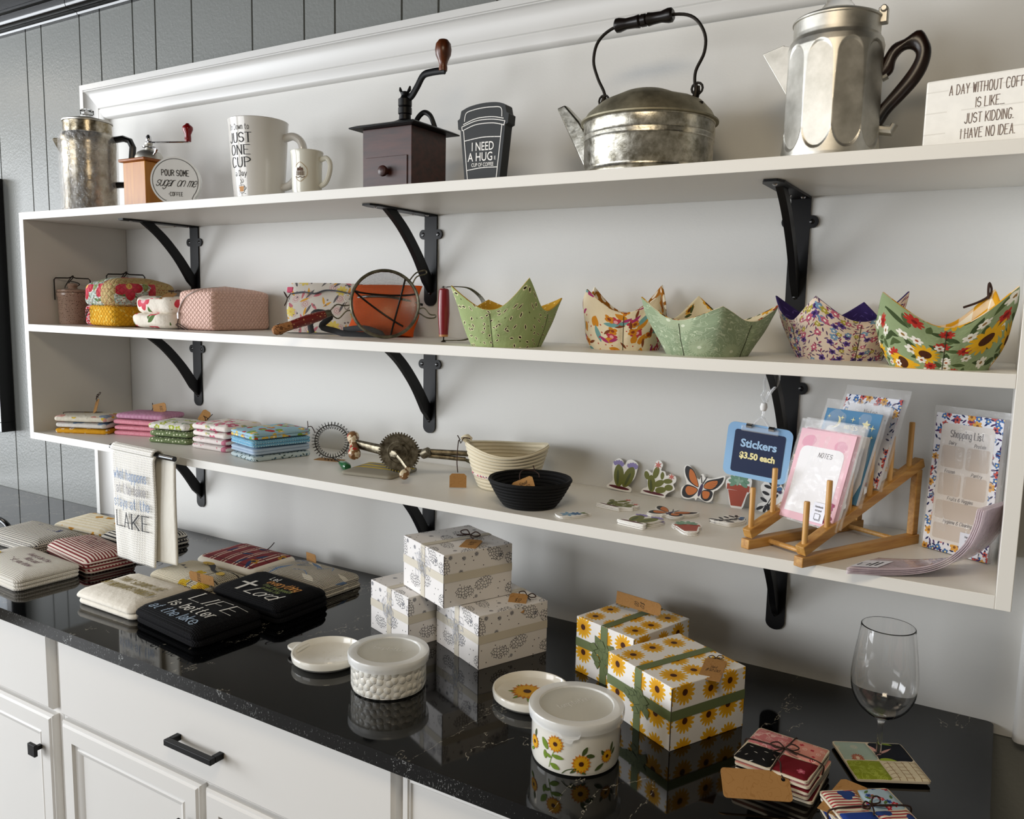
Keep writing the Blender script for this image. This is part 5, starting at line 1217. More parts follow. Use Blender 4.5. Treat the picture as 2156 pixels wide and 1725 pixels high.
def notepad(style, label, y, lean, x=.006, w=.100, h=.145, z=None, back=False):
    r_ = math.radians(-28); ox, oy = 2.11, -.315
    wx = ox+x*math.cos(r_)-y*math.sin(r_); wy = oy+x*math.sin(r_)+y*math.cos(r_)
    t = thing('notepad', label, 'notepad', (wx, wy, ZB+(z if z is not None else .033+.403*y)), -28, 'wrapped notepads in the bamboo rack')
    Mx = Rx(-lean); th = .006
    fm = dict(pink=m_pnk, rose=m_pnk2, blue=m_blu, floral=m_fl_b, plain=m_paper)[style]
    MB(Mx).box(-w/2, w/2, -th/2, th/2, 0, h).build('pad', m_edge if style != 'pink' else m_pnk2, t, smooth=0)
    MB(Mx).box(-w/2, w/2, -th/2-.0006, -th/2, 0, h).build('cover', fm, t, smooth=0)
    f = lambda x_, y_: (x_, -th/2-.0012, y_)
    if style == 'pink':
        o = [(-w/2+.009, .012), (w/2-.012, .012), (w/2-.012, .100)]+[(w/2-.012-.012*(1-math.cos(a)), .112+.012*math.sin(a)) for a in (0, .5, 1, 1.57)]+[(-w/2+.021-.012*math.sin(a), .112+.012*math.cos(a)) for a in (0, .5, 1, 1.57)]
        MB(Mx).poly2(shp(o), lambda x_, y_: (x_, -th/2-.0009, y_)).build('page', m_paper, t, smooth=0)
        MB(Mx).poly2(many(shp(ell(-.032, .132, .014, .010, 20)), shp(ell(.030, .130, .012, .010))), lambda x_, y_: (x_, -th/2-.00075, y_)).build('printed_blobs', m_pnk2, t, smooth=0)
        MB(Mx).poly2(shift(strokes('NOTES', .0075, .09, .75, slant=.15), .006, .108), f).build('lettering', M('grey_ink', '#5d5a62', .7), t, smooth=0)
        g = MB(Mx).poly2(shp([(.010, .004), (.036, .000+.004), (.036, .036), (.012, .036)]), lambda x_, y_: (x_, -th/2-.0035, y_)).build('sticker_label', M('label_white', '#dfe2ee', .6), t, smooth=0)
        MB(Mx).poly2(many(shift(strokes('Handmade', .0032, .12, .7), .023, .028), shift(strokes('notepad', .0032, .12, .7), .023, .022), lines([[(.018, .009), (.028, .009), (.028, .018), (.018, .018), (.018, .009)], [(.020, .009), (.020, .0075), (.0295, .0075), (.0295, .0165), (.028, .0165)]], .0007, False)), lambda x_, y_: (x_, -th/2-.0037, y_)).build('label_print', m_ink, g, smooth=0)
        MB(Mx).poly2(many(*[shp(ell(.036+.012*rnd.random(), .006+.032*rnd.random(), .003, .0017, rnd.uniform(0, 180))) for _ in range(14)]), lambda x_, y_: (x_, -th/2-.0013, y_)).build('printed_sprig', M('print_plum', '#a8486e', .6), t, smooth=0)
    elif style == 'blue':
        MB(Mx).poly2(shp(cr([(-w/2+.007, .01), (w/2-.01, .01), (w/2-.008, .095), (w/2-.012, .112), (.02, .110), (0, .114), (-.02, .111), (-w/2+.010, .118)], 3, True)), lambda x_, y_: (x_, -th/2-.0009, y_)).build('page', m_paper, t, smooth=0)
        a = [(-.030+.011*math.cos(q), .130+.011*math.sin(q)) for q in [math.radians(v) for v in range(-110, 71, 15)]]; b = [(-.0335+.010*math.cos(q), .132+.0105*math.sin(q)) for q in [math.radians(v) for v in range(50, -91, -15)]]
        MB(Mx).poly2(many(shp(a+b), shp(star(.029, .131, .0085, 5, .45)), *[shp(star(x_, z_, r_2, 4, .22)) for x_, z_, r_2 in ((-.044, .138, .004), (-.018, .138, .005), (.003, .137, .005), (.042, .127, .006), (-.045, .112, .004), (.045, .112, .004), (.014, .141, .002))]), f).build('printed_moon_and_stars', M('cream_print', '#f3e9ae', .5), t, smooth=0)
        MB(Mx).poly2(shift(strokes('NOTES', .0065, .16, .8), .003, .120), f).build('lettering', M('cream_print'), t, smooth=0)
    elif style == 'floral':
        o = rrect(w-.020, h-.026, .010, 4, 0, h/2-.002)
        MB(Mx).poly2(shp(o), lambda x_, y_: (x_, -th/2-.0009, y_)).build('page', m_paper, t, smooth=0)
        MB(Mx).poly2(many(shift(strokes('Notes', .0105, .09, .6, serif=.05, contrast=.5), .002, .1185), ribbon([(-.032, .116), (-.016, .117)], .0007), ribbon([(-.008, .1135), (.034, .1135)], .0007)), f).build('lettering', m_ink, t, smooth=0)
    wrinkled_film(w+.016, h, th, Mx, t, y*50)
    return t
notepad('pink', 'pink bordered notepad in a clear sleeve, frontmost in the bamboo rack', .0715, 18, .005, .106, .152, z=.050)
notepad('rose', 'rose notepad in a clear sleeve directly behind the pink one', .0795, 18, .008, .104, .150, z=.053)
notepad('blue', 'blue night sky notepad with a yellow moon in a clear sleeve', .126, 20, .006, .106, .152, z=.083)
notepad('floral', 'flower bordered notepad in a clear sleeve, rearmost in the bamboo rack', .176, 20, .006, .106, .152, z=.105)

t = thing('shopping_list_pad', 'tall flower bordered shopping list pad in a clear sleeve by the right end panel', 'notepad', (2.361, -.124, ZB+.001), -27)
w, h, th = .108, .228, .012; Mx = Rx(-3)
MB(Mx).box(-w/2, w/2, -th/2, th/2, 0, h).build('pad', m_edge, t, smooth=0)
MB(Mx).box(-w/2, w/2, -th/2-.0006, -th/2, 0, h).build('cover', m_fl_b, t, smooth=0)
MB(Mx).poly2(shp(rrect(w-.022, h-.032, .008, 4, 0, h/2)), lambda x_, y_: (x_, -th/2-.0009, y_)).build('page', M('list_page', '#ded8d2', .6), t, smooth=0)
f = lambda x_, y_: (x_, -th/2-.0012, y_)
MB(Mx).poly2(many(*[shp(rrect(a, b, .004, 3, c, d)) for a, b, c, d in ((.037, .036, -.020, .158), (.037, .036, .021, .158), (.037, .036, -.020, .112), (.037, .036, .021, .112), (.078, .030, 0, .070), (.078, .026, 0, .034))]), lambda x_, y_: (x_, -th/2-.00105, y_)).build('list_boxes', M('list_box', '#cbbfb4', .6), t, smooth=0)
MB(Mx).poly2(many(shift(strokes('Shopping List', .0115, .085, .5, serif=.05, contrast=.55), 0, .190), shift(strokes('Dairy', .0055, .09, .65, serif=.03, slant=.2), -.022, .178), shift(strokes('Protein', .0055, .09, .65, serif=.03, slant=.2), .022, .178), shift(strokes('Frozen', .0055, .09, .65, slant=.2), -.022, .131), shift(strokes('Pantry', .0055, .09, .65, slant=.2), .022, .131), shift(strokes('Fruits & Veggies', .0055, .09, .65, slant=.2), 0, .087), shift(strokes('Hygiene & Cleaning', .0055, .09, .65, slant=.2), 0, .049)), f).build('lettering', M('grey_ink'), t, smooth=0)
g = MB(Mx).poly2(shp([(.008, .004), (.040, .004), (.040, .040), (.008, .040)]), lambda x_, y_: (x_, -th/2-.003, y_)).build('sticker_label', M('label_white'), t, smooth=0)
MB(Mx).poly2(many(shift(strokes('Handmade', .0034, .12, .7), .024, .032), shift(strokes('notepad', .0034, .12, .7), .024, .026), lines([[(.018, .011), (.029, .011), (.029, .021), (.018, .021), (.018, .011)], [(.020, .011), (.020, .009), (.031, .009), (.031, .019), (.029, .019)]], .0009, False)), lambda x_, y_: (x_, -th/2-.0033, y_)).build('label_print', m_ink, g, smooth=0)
wrinkled_film(w+.014, h, th, Mx, t, 31, .014)

# curled stack of wrapped pads
m_pinkfilm = M('rosy_film', '#dccbd6', .12, alpha=.62, spec=.8, coat=.6, bump=(40, .6, .006))
path = [(2.238, -.312, .002), (2.27, -.297, .002), (2.305, -.278, .003), (2.340, -.262, .009), (2.372, -.250, .026), (2.393, -.243, .052), (2.403, -.239, .080), (2.407, -.237, .108)]
pc = cr(path, 5); wd = Vector((.36, .93, 0)).normalized()
def curl(k, lbl):
    t = thing('wrapped_pad', lbl, 'notepad', (2.25, -.30, ZB), 0, 'curled wrapped pads by the right end panel')
    o = Vector((2.25, -.30, 0)); mb = MB()
    def fn(u, v):
        i = u*(len(pc)-1); a = int(min(i, len(pc)-2)); p = Vector(pc[a]).lerp(Vector(pc[a+1]), i-a); tg = (Vector(pc[a+1])-Vector(pc[a])).normalized()
        nrm = Vector((-tg.z, 0, abs(tg.x)))+Vector((0, 0, .001)); nrm.normalize()
        return tuple(p-o+wd*((v-.5)*.092+.016)+nrm*(.0026*k+.001*math.sin(v*PI)+.0006*noise.noise(Vector((u*9, v*4, k)))))
    mb.grid(fn, 44, 8); ob = mb.build('clear_sleeve', m_pinkfilm, t, smooth=180)
    s = ob.modifiers.new('thick', 'SOLIDIFY'); s.thickness = .0011; s.offset = 1
    return t, fn
for k in range(4):
    t, fn = curl(k, 'rosy clear wrapped pad, uppermost of the curled stack, white label on its end' if k == 3 else 'rosy clear wrapped pad lower in the curled stack by the end panel')
g = MB().poly2(shp([(.0, .1), (.16, .1), (.16, .62), (.0, .62)]), lambda u, v: Vector(fn(u, v))+Vector((0, 0, .0022))).build('sticker_label', M('label_white'), t, smooth=0)
MB().poly2(many(lines([[(.03, .22), (.03, .38), (.08, .38), (.08, .22), (.03, .22)]], .008, False), lines([[(.10, .2), (.10, .5)], [(.125, .22), (.125, .5)]], .01, False)), lambda u, v: Vector(fn(u, v))+Vector((0, 0, .0026))).build('label_print', m_ink, g, smooth=0)
# ------------------------------------------------------------------ towels on the counter
def wa(name, base, layers=(), w=.0042, **k): return fabric(name, base, layers, waffle=w, **k)
t_white = wa('white_waffle', '#f0ebe0'); t_cream = fabric('white_flour_sack', '#efe9dc', [], wrinkle=30)
t_check = wa('black_check', '#e3ded3', [('dash', 1, .0062, .46, '#22242c', .0052)])
t_red = fabric('red_stripe', '#e0d2c6', [('stripe', 1, .0085, .5, '#7d2a2e', .2)], wrinkle=40)
t_stripe = wa('black_stripe', '#e6e1d6', [('stripe', 1, .010, .42, '#22232a', .1)])
t_yel = fabric('cream_stripe', '#e4d8b9', [('stripe', 1, .016, .5, '#ece5d2', .2), ('flower', .05, .30, 4, '#d39a34', '#c07f20', .6, .4, 3)], wrinkle=40)
t_blk = wa('black_waffle', '#0b0b0e', spec=.15)
t_plaid = wa('yellow_plaid', '#e4dbc4', [('stripe', 1, .062, .07, '#26231f', .25), ('stripe', 0, .07, .05, '#26231f', .3), ('dash', 1, .005, .4, '#4a473f', .006), ('patch', 0, .02, '#e4dbc4', -1), ('flower', .07, .30, 5, '#d9b52a', '#c79a1c', .45, .3, 4)])
t_rplaid = fabric('red_plaid', '#7e2f34', [('stripe', 0, .045, .10, '#dccbb8', .1), ('stripe', 0, .045, .07, '#dccbb8', .35), ('stripe', 1, .05, .05, '#44222a', .2), ('flower', .06, .26, 4, '#b9862f', '#33283a', .5, .4, 6), ('leaf', .05, .4, .12, '#2c3a5e', .35, 9)], wrinkle=40)
t_grey = wa('grey_weave', '#cfc6b4', [('dash', 1, .0046, .5, '#37332f', .0038), ('leaf', .07, .45, .12, '#e0d8c6', .5, 3), ('leaf', .08, .45, .07, '#6f86a6', .4, 7)], w=.005)
def towel(label, x, y, rz, w, d, h, mat, nl, seed, extra=None, side=None, amp=.0036):
    t = thing('tea_towel', label, 'tea towel', (x, y, ZC), rz, 'folded tea towels on the counter')
    mb = folded(w, d, h, nl, seed, amp, droop=.35, jit=.003, r=.018)
    if side: shellcut(mb, lambda c: 1 if side(c) else 0)
    mb.build('towel', mat, t, smooth=50)
    def top(px, py, off=.0012):
        ee = max(0, abs(px)/(w/2)-.62)*max(0, abs(py)/(d/2)-.5); p = Vector((px, py, (h+.0034)*(1-.35*5*ee))); q = p+Vector((seed*1.37, seed*.71, 0))
        return p+Vector((0, 0, 1.2*noise.noise(q*14+Vector((0, 5, 3)))*amp+off))
    if extra: extra(t, top)
    return t
def emb(t, top, P, m, name='embroidery'): MB().poly2(P, lambda x, y: top(x, y)).build(name, m, t, smooth=0)
th_w = M('white_thread', '#e9e7e0', .6); th_b = M('blue_thread', '#a9bfd8', .6); th_n = M('navy_thread', '#26356b', .6); th_g = M('gold_thread', '#8d7a2c', .5); th_m = M('maroon_thread', '#5c2230', .6); th_o = M('orange_thread', '#c98a3c', .6); th_gr = M('green_thread', '#7f8d4a', .6); th_k = M('black_thread', '#1c1b1e', .6); th_s = M('steel_thread', '#6f86a8', .6); th_gy = M('grey_thread', '#8f8d92', .6); th_y = M('yellow_thread', '#d8b43a', .6)

def ex_always(t, top):
    emb(t, top, many(shift(strokes('Always be the', .0155, .12, .72, slant=.2, serif=.04), .035, .020, -2), shift(strokes('Nice and', .0155, .12, .72, slant=.2, serif=.04), .045, -.003, -2), shift(strokes('Best you know', .0155, .12, .72, slant=.2, serif=.04), .030, -.026, -2)), th_m)
    emb(t, top, many(*[shp(ell(-.10+.02*rnd.random(), -.03+.02*rnd.random(), .012, .004, rnd.uniform(0, 180))) for _ in range(7)]), th_y, 'embroidered_sprig')
towel('white waffle towel with maroon writing at the front of the left group', .272, -.500, -3, .285, .16, .036, t_white, 3, 1, ex_always)
def ex_red(t, top): emb(t, top, many(lines([[(-.03, .004), (-.02, .016), (-.012, .002), (.0, .014), (.008, .002), (.02, .015), (.03, .003), (.045, .013)], [(-.07, .02), (-.04, .03), (.0, .024), (.06, .032)], [(-.05, -.012), (0, -.008), (.05, -.014)]], .0018)), th_m)
towel('red and white striped towel behind the white waffle towel', .312, -.338, -8, .25, .135, .042, t_red, 3, 2, ex_red)
def ex_chk(t, top): emb(t, top, shift(strokes('HAPPINESS IS', .016, .2, .72, serif=.06), .02, .020), th_n)
towel('black and white checked waffle towel reading happiness is', .040, -.335, 0, .25, .155, .038, t_check, 2, 3, ex_chk)
towel('cream striped towel with golden print at the back of the left group', .060, -.160, 3, .23, .14, .030, t_yel, 2, 4)
def ex_str(t, top):
    MB().poly2(lines([[(.06, -.02), (.075, .02), (.09, .05)], [(.05, .0), (.08, .03), (.096, .02)], [(.07, -.04), (.085, 0), (.097, -.02)], [(.055, .02), (.075, .05), (.09, .06)]], .0022), lambda x, y: top(x, y)).build('embroidery', th_k, t, smooth=0)
towel('white towel with black stripes behind the hanging towel', .293, -.160, -4, .20, .165, .036, t_stripe, 2, 5, ex_str)
def ex_snd(t, top):
    emb(t, top, many(shift(strokes('THAT SOUNDS LIKE', .0215, .15, .54, slant=.2), .005, .004, -1), shift(strokes("MY HUSBAND'S PROBLEM", .0215, .15, .46, slant=.2), .006, -.032, -1)), th_g)
towel('white towel with gold writing about a husband at the front edge', .693, -.468, 0, .215, .165, .036, t_cream, 2, 6, ex_snd, amp=.003)
def ex_plaid(t, top):
    emb(t, top, many(shp(cr([(-.02, .045), (-.01, .055), (.01, .05), (.035, .03), (.06, .025), (.05, .018), (.03, .022), (.005, .036)], 3, True)), shp([(-.07, .0), (-.055, .008), (-.05, -.002)]), shp([(-.045, -.006), (-.03, -.003), (-.03, -.010)])), th_k)
    emb(t, top, many(shp(ell(-.02, .05, .018, .010, 10)), shp(ell(.07, .02, .016, .010, -20))), th_y, 'embroidered_bird')
    hang_tag(t, T((.055, -.055, .052)) @ Rz(12) @ Ry(-86) @ Rz(-12), .026, .075, ['$12.00'], bow=False)
towel('cream and black plaid towel with yellow bird behind the gold lettered towel', .714, -.312, -4, .215, .135, .034, t_plaid, 2, 7, ex_plaid)
def ex_rp(t, top):
    mb = MB(); mb.tube(cr([(.0, .07, .03), (.01, .075, .04), (.02, .078, .052)], 3), .0013, 6); mb.build('twine', m_twine, t)
towel('towel with a dark red plaid panel and white hem at the back by the wall', .700, -.142, -3, .225, .16, .034, [t_rplaid, t_cream], 2, 8, ex_rp, side=lambda c: abs(c.x) > .098 or c.y < -.068)
def ex_gw(t, top):
    emb(t, top, lines([[(-.08, .02), (-.04, .03), (-.05, .0), (-.02, .02)], [(0, .03), (.02, .01), (.04, .04), (.06, .02)], [(-.03, -.03), (0, -.02), (.03, -.035)]], .0025), th_s)
    hang_tag(t, T((-.035, .05, .045)) @ Rz(-20) @ Ry(82), .024, .07, bow=False)
towel('grey woven waffle towel at the right end of the towel group', .940, -.148, -5, .225, .145, .036, t_grey, 3, 9, ex_gw)
def ex_life(t, top):
    emb(t, top, many(shift(strokes('LIFE', .040, .11, 1.3, serif=.10, contrast=.7, slant=.12), .026, .010), shift(strokes('is better', .031, .13, .80, serif=.05, contrast=.5), .014, -.033)), th_w)
    emb(t, top, shift(strokes('at the lake', .028, .12, .77, serif=.05, contrast=.5), .006, -.071), th_b)
towel('black waffle towel reading life is better at the lake', .930, -.478, -6, .24, .165, .040, t_blk, 2, 10, ex_life)
def ex_lord(t, top):
    emb(t, top, many(shift(strokes('Let', .017, .12, .75), -.012, .022, -2), shift(strokes('Lord', .036, .10, 1.0, slant=.35, join=True), .036, -.070, -2), lines([[(-.040, -.005), (-.032, -.068)], [(-.062, -.024), (-.012, -.028)]], .0085, False)), th_w)
    emb(t, top, shift(strokes('everything', .022, .12, .80, slant=.25, gap=.9), .040, .000, -2), th_o)
    emb(t, top, many(shift(strokes('that has breath', .013, .12, .66), .042, -.017, -2), shift(strokes('praise the', .013, .12, .66), .038, -.033, -2)), th_gr)
towel('black waffle towel with orange and white script and a cross', .968, -.307, -3, .235, .155, .048, t_blk, 3, 11, ex_lord)

# hanging towel on a black hanger
hg = thing('towel_hanger', 'black over-shelf towel hanger bar clipped on the bottom board', 'towel hanger', (.545, -.335, 1.245), -4)
mb = MB(); mb.tube([(-.128, -.008, 0), (.155, -.008, 0)], .0066, 12); mb.build('bar', m_black, hg)
mb = MB(); mb.box(.02, .04, -.006, .018, -.003, .0); mb.box(.02, .04, .0165, .0195, -.024, .0); mb.build('clip', m_black, hg, bev=.0008)
t = thing('tea_towel', 'white waffle towel hanging from the shelf reading what happens at the lake', 'tea towel', (.545, -.335, 0), -4)
m_hang = wa('hanging_waffle', '#f4f1e9', w=.0062)
def sheet(x0, x1, y0, zt, zb, seed, amp=.006, sw=.0, nar=.0):
    def f(u, v):
        z = zt+(zb-zt)*v; k = v**.8
        x = x0+(x1-x0)*u; x = x+(.5-u)*nar*k
        y = y0+amp*k*noise.noise(Vector((u*2.4+seed, v*1.1, 0)))+sw*k*math.sin(u*5+seed)
        if v < .06: y += .010*(1-(v/.06))**2
        return (x, y, z)
    return f
mb = MB(); f1 = sheet(-.105, .085, -.0215, 1.2465, .958, 3, .012, .003, .02)
mb.grid(f1, 24, 50, uvf=lambda u, v: (u*.19, v*.29)); ob = mb.build('front_panel', m_hang, t, smooth=180); s = ob.modifiers.new('thick', 'SOLIDIFY'); s.thickness = .004; s.offset = 1
mb = MB(); mb.grid(lambda u, v: (-.105+.19*u, -.008-.0135*math.cos(PI*v), 1.2465+.0135*math.sin(PI*v)-.004), 20, 10, uvf=lambda u, v: (u*.19, v*.04), flip=True); ob = mb.build('top_fold', m_hang, t, smooth=180); s = ob.modifiers.new('thick', 'SOLIDIFY'); s.thickness = .003
mb = MB(); f2 = sheet(-.07, .142, .004, 1.243, .972, 8, .008, .003, .012)
mb.grid(f2, 24, 40, uvf=lambda u, v: (u*.21, v*.27)); ob = mb.build('back_panel', fabric('white_cotton', '#e3dfd4', [], wrinkle=30), t, smooth=180); s = ob.modifiers.new('thick', 'SOLIDIFY'); s.thickness = .004
def hf(x, y):
    u = (x+.105)/.19; v = (1.2465-y)/(1.2465-.958); p = Vector(f1(u, v)); p.y -= .0062; return p
ser = dict(serif=.045, contrast=.4)
for P, m in ((shift(strokes('what happens', .026, .10, .60, **ser), -.014, 1.172), th_s), (shift(strokes('at the lake', .026, .11, .66, **ser), -.012, 1.136), th_gy), (shift(strokes('stays at the', .026, .10, .66, **ser), -.011, 1.100), th_s), (shift(strokes('LAKE', .039, .13, 1.0, serif=.09, contrast=.55), -.008, 1.048), th_k)):
    MB().poly2(P, hf).build('embroidery', m, t, smooth=0)

# black curved handle at the far left
t = thing('hoop_handle', 'thick black curved handle standing at the far left of the counter', 'handle', (-.215, -.33, ZC), 0)
mb = MB(); mb.tube(cr([(-.125, 0, .006), (-.12, 0, .022), (-.08, 0, .036), (0, 0, .041), (.065, 0, .036), (.10, 0, .022), (.108, 0, .006)], 6), .0085, 12); mb.build('arch', m_black, t)
MB().lathe([(0, 0), (.012, 0), (.012, .006), (0, .006)], 16, Mx=T((-.125, 0, 0))).build('foot', m_black, t)
MB().lathe([(0, 0), (.012, 0), (.012, .006), (0, .006)], 16, Mx=T((.108, 0, 0))).build('foot', m_black, t)
# ------------------------------------------------------------------ gift boxes on the counter
m_sunb = fabric('sunflower_paper', '#e9e7e4', [('flower', .049, .47, 15, '#e5b222', '#45220f', 1, .25, 5, '#c98714', .25, .34)], rough=.5, bump=0)
m_win = fabric('winter_paper', '#e6e3e1', [('doodle', .060, .38, .0058, .085, '#2a2c38', .95, 3), ('flower', .034, .15, 12, '#4a4e5c', '#e6e3e1', .35, .15, 7, '#4a4e5c', .75, .85), ('dot', .022, .055, '#23242c', .9, 11, .8)], rough=.5, bump=0)
m_ribg = M('green_ribbon_print', '#66734a', .55); m_ribd = M('green_ribbon_dark', '#4a5735', .55); m_ribw = M('pale_ribbon_print', '#cfc8b8', .55); m_ribl = M('grey_line_print', '#b7b9bf', .55)
m_card = M('box_core', '#4a4038', .8)
def gift_box(label, x, y, z, rz, w, d, h, mat, rib, group, extra=None, pale=False):
    t = thing('gift_box', label, 'gift box', (x, y, z), rz, group)
    MB().box(-w/2, w/2, -d/2, d/2, 0, h).build('box', mat, t, smooth=0, bev=.001)
    mb = MB(); e = .0007; b = .0085
    mb.add([(-b, -d/2-e, 0), (b, -d/2-e, 0), (b, -d/2-e, h), (-b, -d/2-e, h)], [(0, 1, 2, 3)])
    mb.add([(-b, -d/2, h+e), (b, -d/2, h+e), (b, d/2, h+e), (-b, d/2, h+e)], [(0, 1, 2, 3)])
    z0 = h*.55; mb.add([(-w/2, -d/2-e, z0-b), (w/2, -d/2-e, z0-b), (w/2, -d/2-e, z0+b), (-w/2, -d/2-e, z0+b)], [(0, 1, 2, 3)])
    mb.add([(w/2+e, -d/2, z0-b), (w/2+e, d/2, z0-b), (w/2+e, d/2, z0+b), (w/2+e, -d/2, z0+b)], [(0, 1, 2, 3)])
    mb.build('printed_ribbon', rib, t, smooth=0)
    r2 = random.Random(int(x*1000)); P = []; Q = []
    for k in range(20):
        a = r2.uniform(0, 6.28); rr = r2.uniform(.002, .029); cx = rr*math.cos(a); cz = z0+rr*1.25*math.sin(a); q = r2.uniform(0, 90); s = r2.uniform(.0075, .011)
        p = [(cx+s*math.cos(math.radians(q+b_))*(1.15 if i % 2 else .8), cz+s*math.sin(math.radians(q+b_))*(1.15 if i % 2 else .8)) for i, b_ in enumerate((0, 90, 180, 270))]
        P.append((p, k))
    if pale: MB().poly2(many(*[ribbon(p+[p[0]], .0009) for p, k in P]), lambda u, v: (u, -d/2-.0011, v)).build('printed_bow', m_ribl, t, smooth=0)
    else:
        mb = MB()
        for p, k in P:
            o = -d/2-.001-.00005*k; mb.add([(u, o, v) for u, v in p], [(0, 1, 2, 3)], 0); vs, fs = ribbon(p+[p[0]], .0007); mb.add([(u, o-.00002, v) for u, v in vs], fs, 1)
        mb.build('printed_bow', [m_ribg, m_ribd], t, smooth=0)
    MB().box(w/2-.0009, w/2+.0004, -d/2-.0004, -d/2+.0009, .002, h-.002).build('card_edge', m_card, t, smooth=0)
    if extra: extra(t, w, d, h)
    return t
def bow(t, x, y, z, rz=0, k=1.):
    mb = MB(T((x, y, z)) @ Rz(rz) @ S(k, k, k))
    for s in (-1, 1): mb.tube(cr([(0, 0, .002), (s*.012, .004, .010), (s*.026, .001, .006), (s*.016, -.006, .003), (0, 0, .003), (s*.012, -.012, .002), (s*.022, -.018, .0015)], 4), .0014, 6)
    mb.build('twine_bow', m_twine, t)
def ex_top(t, w, d, h):
    bow(t, -.005, .035, h+.001, 20); hang_tag(t, T((.035, .022, h+.004)) @ Rz(38) @ Rx(-86), .036, .048, ['$12', '00'], bow=False)
def ex_r(t, w, d, h):
    bow(t, .050, .055, h+.004, 20, .8); hang_tag(t, T((.045, .038, h+.012)) @ Rz(42) @ Rx(-60), .038, .048, ['$12', '00'], bow=False)
def ex_sf(t, w, d, h): hang_tag(t, T((.042, .055, h+.003)) @ Rz(35) @ Rx(-87), .036, .078, ['Set', '$12.00'], bow=False); bow(t, .036, .060, h+.001, 60, .5)
def ex_sb(t, w, d, h):
    hang_tag(t, T((.045, .028, h+.0205)) @ Rz(16) @ Ry(94) @ Rz(0), .026, .095, ['$12', '00'], bow=False); bow(t, -.055, .03, h+.004, 30, .5)
GW = 'white winter print gift boxes in a pile'; GY = 'sunflower print gift boxes'
gift_box('white winter print gift box at the lower left of the pile', 1.348, -.2224, ZC, -18, .147, .164, .1095, m_win, m_ribw, GW, None, True)
gift_box('white winter print gift box at the lower right of the pile, tag on its corner', 1.5285, -.218, ZC, -24, .164, .168, .1095, m_win, m_ribw, GW, ex_r, True)
gift_box('white winter print gift box on top of the two lower ones', 1.446, -.227, ZC+.1105, -24, .170, .164, .1095, m_win, m_ribw, GW, ex_top, True)
gift_box('sunflower print gift box at the front with a green ribbon and a hanging tag', 1.957, -.296, ZC, -27.3, .164, .168, .108, m_sunb, m_ribg, GY, ex_sf)
gift_box('sunflower print gift box behind the other, its tag standing up at the back', 1.823, -.167, ZC, -18, .146, .164, .112, m_sunb, m_ribg, GY, ex_sb)

# ------------------------------------------------------------------ ceramics
m_pot = M('ivory_glaze', '#e9e6dc', .14, coat=.4)
m_lid = M('frosted_lid', '#dfe2df', .16, alpha=.38, spec=.7); m_lid2 = M('frosted_lid_rim', '#eceeee', .2, alpha=.66, spec=.6)
def relief():
    t = NT('ivory_relief'); x = t.xyz(t.uv()); b = t.b
    b.inputs['Base Color'].default_value = hexc('#e9e6dc'); b.inputs['Roughness'].default_value = .18; b.inputs['Coat Weight'].default_value = .3
    v, dist, d, r = cell_layer(t, t.uv(), .0135, 3, .55); s = t.xyz(d)
    low = t.ma('LESS_THAN', x[1], t.ma('ADD', .118, t.ma('MULTIPLY', t.noise(t.uv(), 22, 1), .018)))
    petal = t.ma('MULTIPLY', t.ma('SUBTRACT', 1, t.ma('MINIMUM', 1, t.ma('MULTIPLY', dist, 2.0))), low)
    v2, dist2, d2, r2 = cell_layer(t, t.uv(), .017, 8, .6)
    s2 = t.xyz(d2); w = t.ma('ABSOLUTE', t.ma('COSINE', t.ma('MULTIPLY', t.ma('ARCTAN2', s2[1], s2[0]), 3)))
    fl = t.ma('MULTIPLY', t.ma('LESS_THAN', dist2, t.ma('MULTIPLY', w, .34)), t.ma('LESS_THAN', x[1], .128))
    t.bump(t.ma('ADD', t.ma('POWER', petal, .5), t.ma('MULTIPLY', fl, .5)), .8, .0028); return t.m
m_relief = relief()
def baker(label, x, y, hb, rb, body_mat, tabaz, extra=None, text='temptations', trz=20):
    t = thing('baker_pot', label, 'ceramic pot', (x, y, ZC), 0)
    MB().lathe([(0, 0), (rb-.008, 0), (rb-.002, .003), (rb, .010), (rb, hb-.012), (rb+.001, hb-.004), (rb, hb-.001), (rb-.003, hb-.001), (rb-.005, hb-.006), (rb-.0055, .010), (rb-.012, .006), (0, .005)], 80).build('pot', body_mat, t)
    R = rb+.0045
    MB().lathe([(R, hb-.013), (R+.001, hb-.006), (R+.0012, hb+.001), (R, hb+.0035), (rb-.003, hb+.0042), (rb-.011, hb+.0035), (rb-.0125, hb+.001)], 80).build('lid_rim', m_lid2, t)
    MB().lathe([(rb-.0125, hb+.001), (0, hb+.001)], 80).build('lid', m_lid, t)
    mb = MB(); a = math.radians(tabaz)
    o = cr([(-.019, 0), (-.016, -.007), (-.008, -.008), (-.005, -.014), (.004, -.015), (.008, -.009), (.015, -.007), (.018, 0)], 4)
    vs, fs = shp(o+[(.018, .006), (-.019, .006)])
    mb.poly2((vs, fs), lambda u, v: ((R+.0006)*math.cos(a+u/R), (R+.0006)*math.sin(a+u/R), hb-.010+v)); mb.build('lid_tab', m_lid2, t, smooth=0)
    MB().poly2(shift(strokes(text, .012, .07, .8, slant=.1, gap=1.0), 0, 0, trz), lambda u, v: (u, v, hb+.0018)).build('embossed_lettering', M('embossed', '#f4f5f4', .3, alpha=.6), t, smooth=0)
    if extra: extra(t, rb)
    return t
baker('ivory embossed ceramic baker with a clear lid in front of the white boxes', 1.463, -.472, .066, .070, m_relief, -150, None, trz=20)
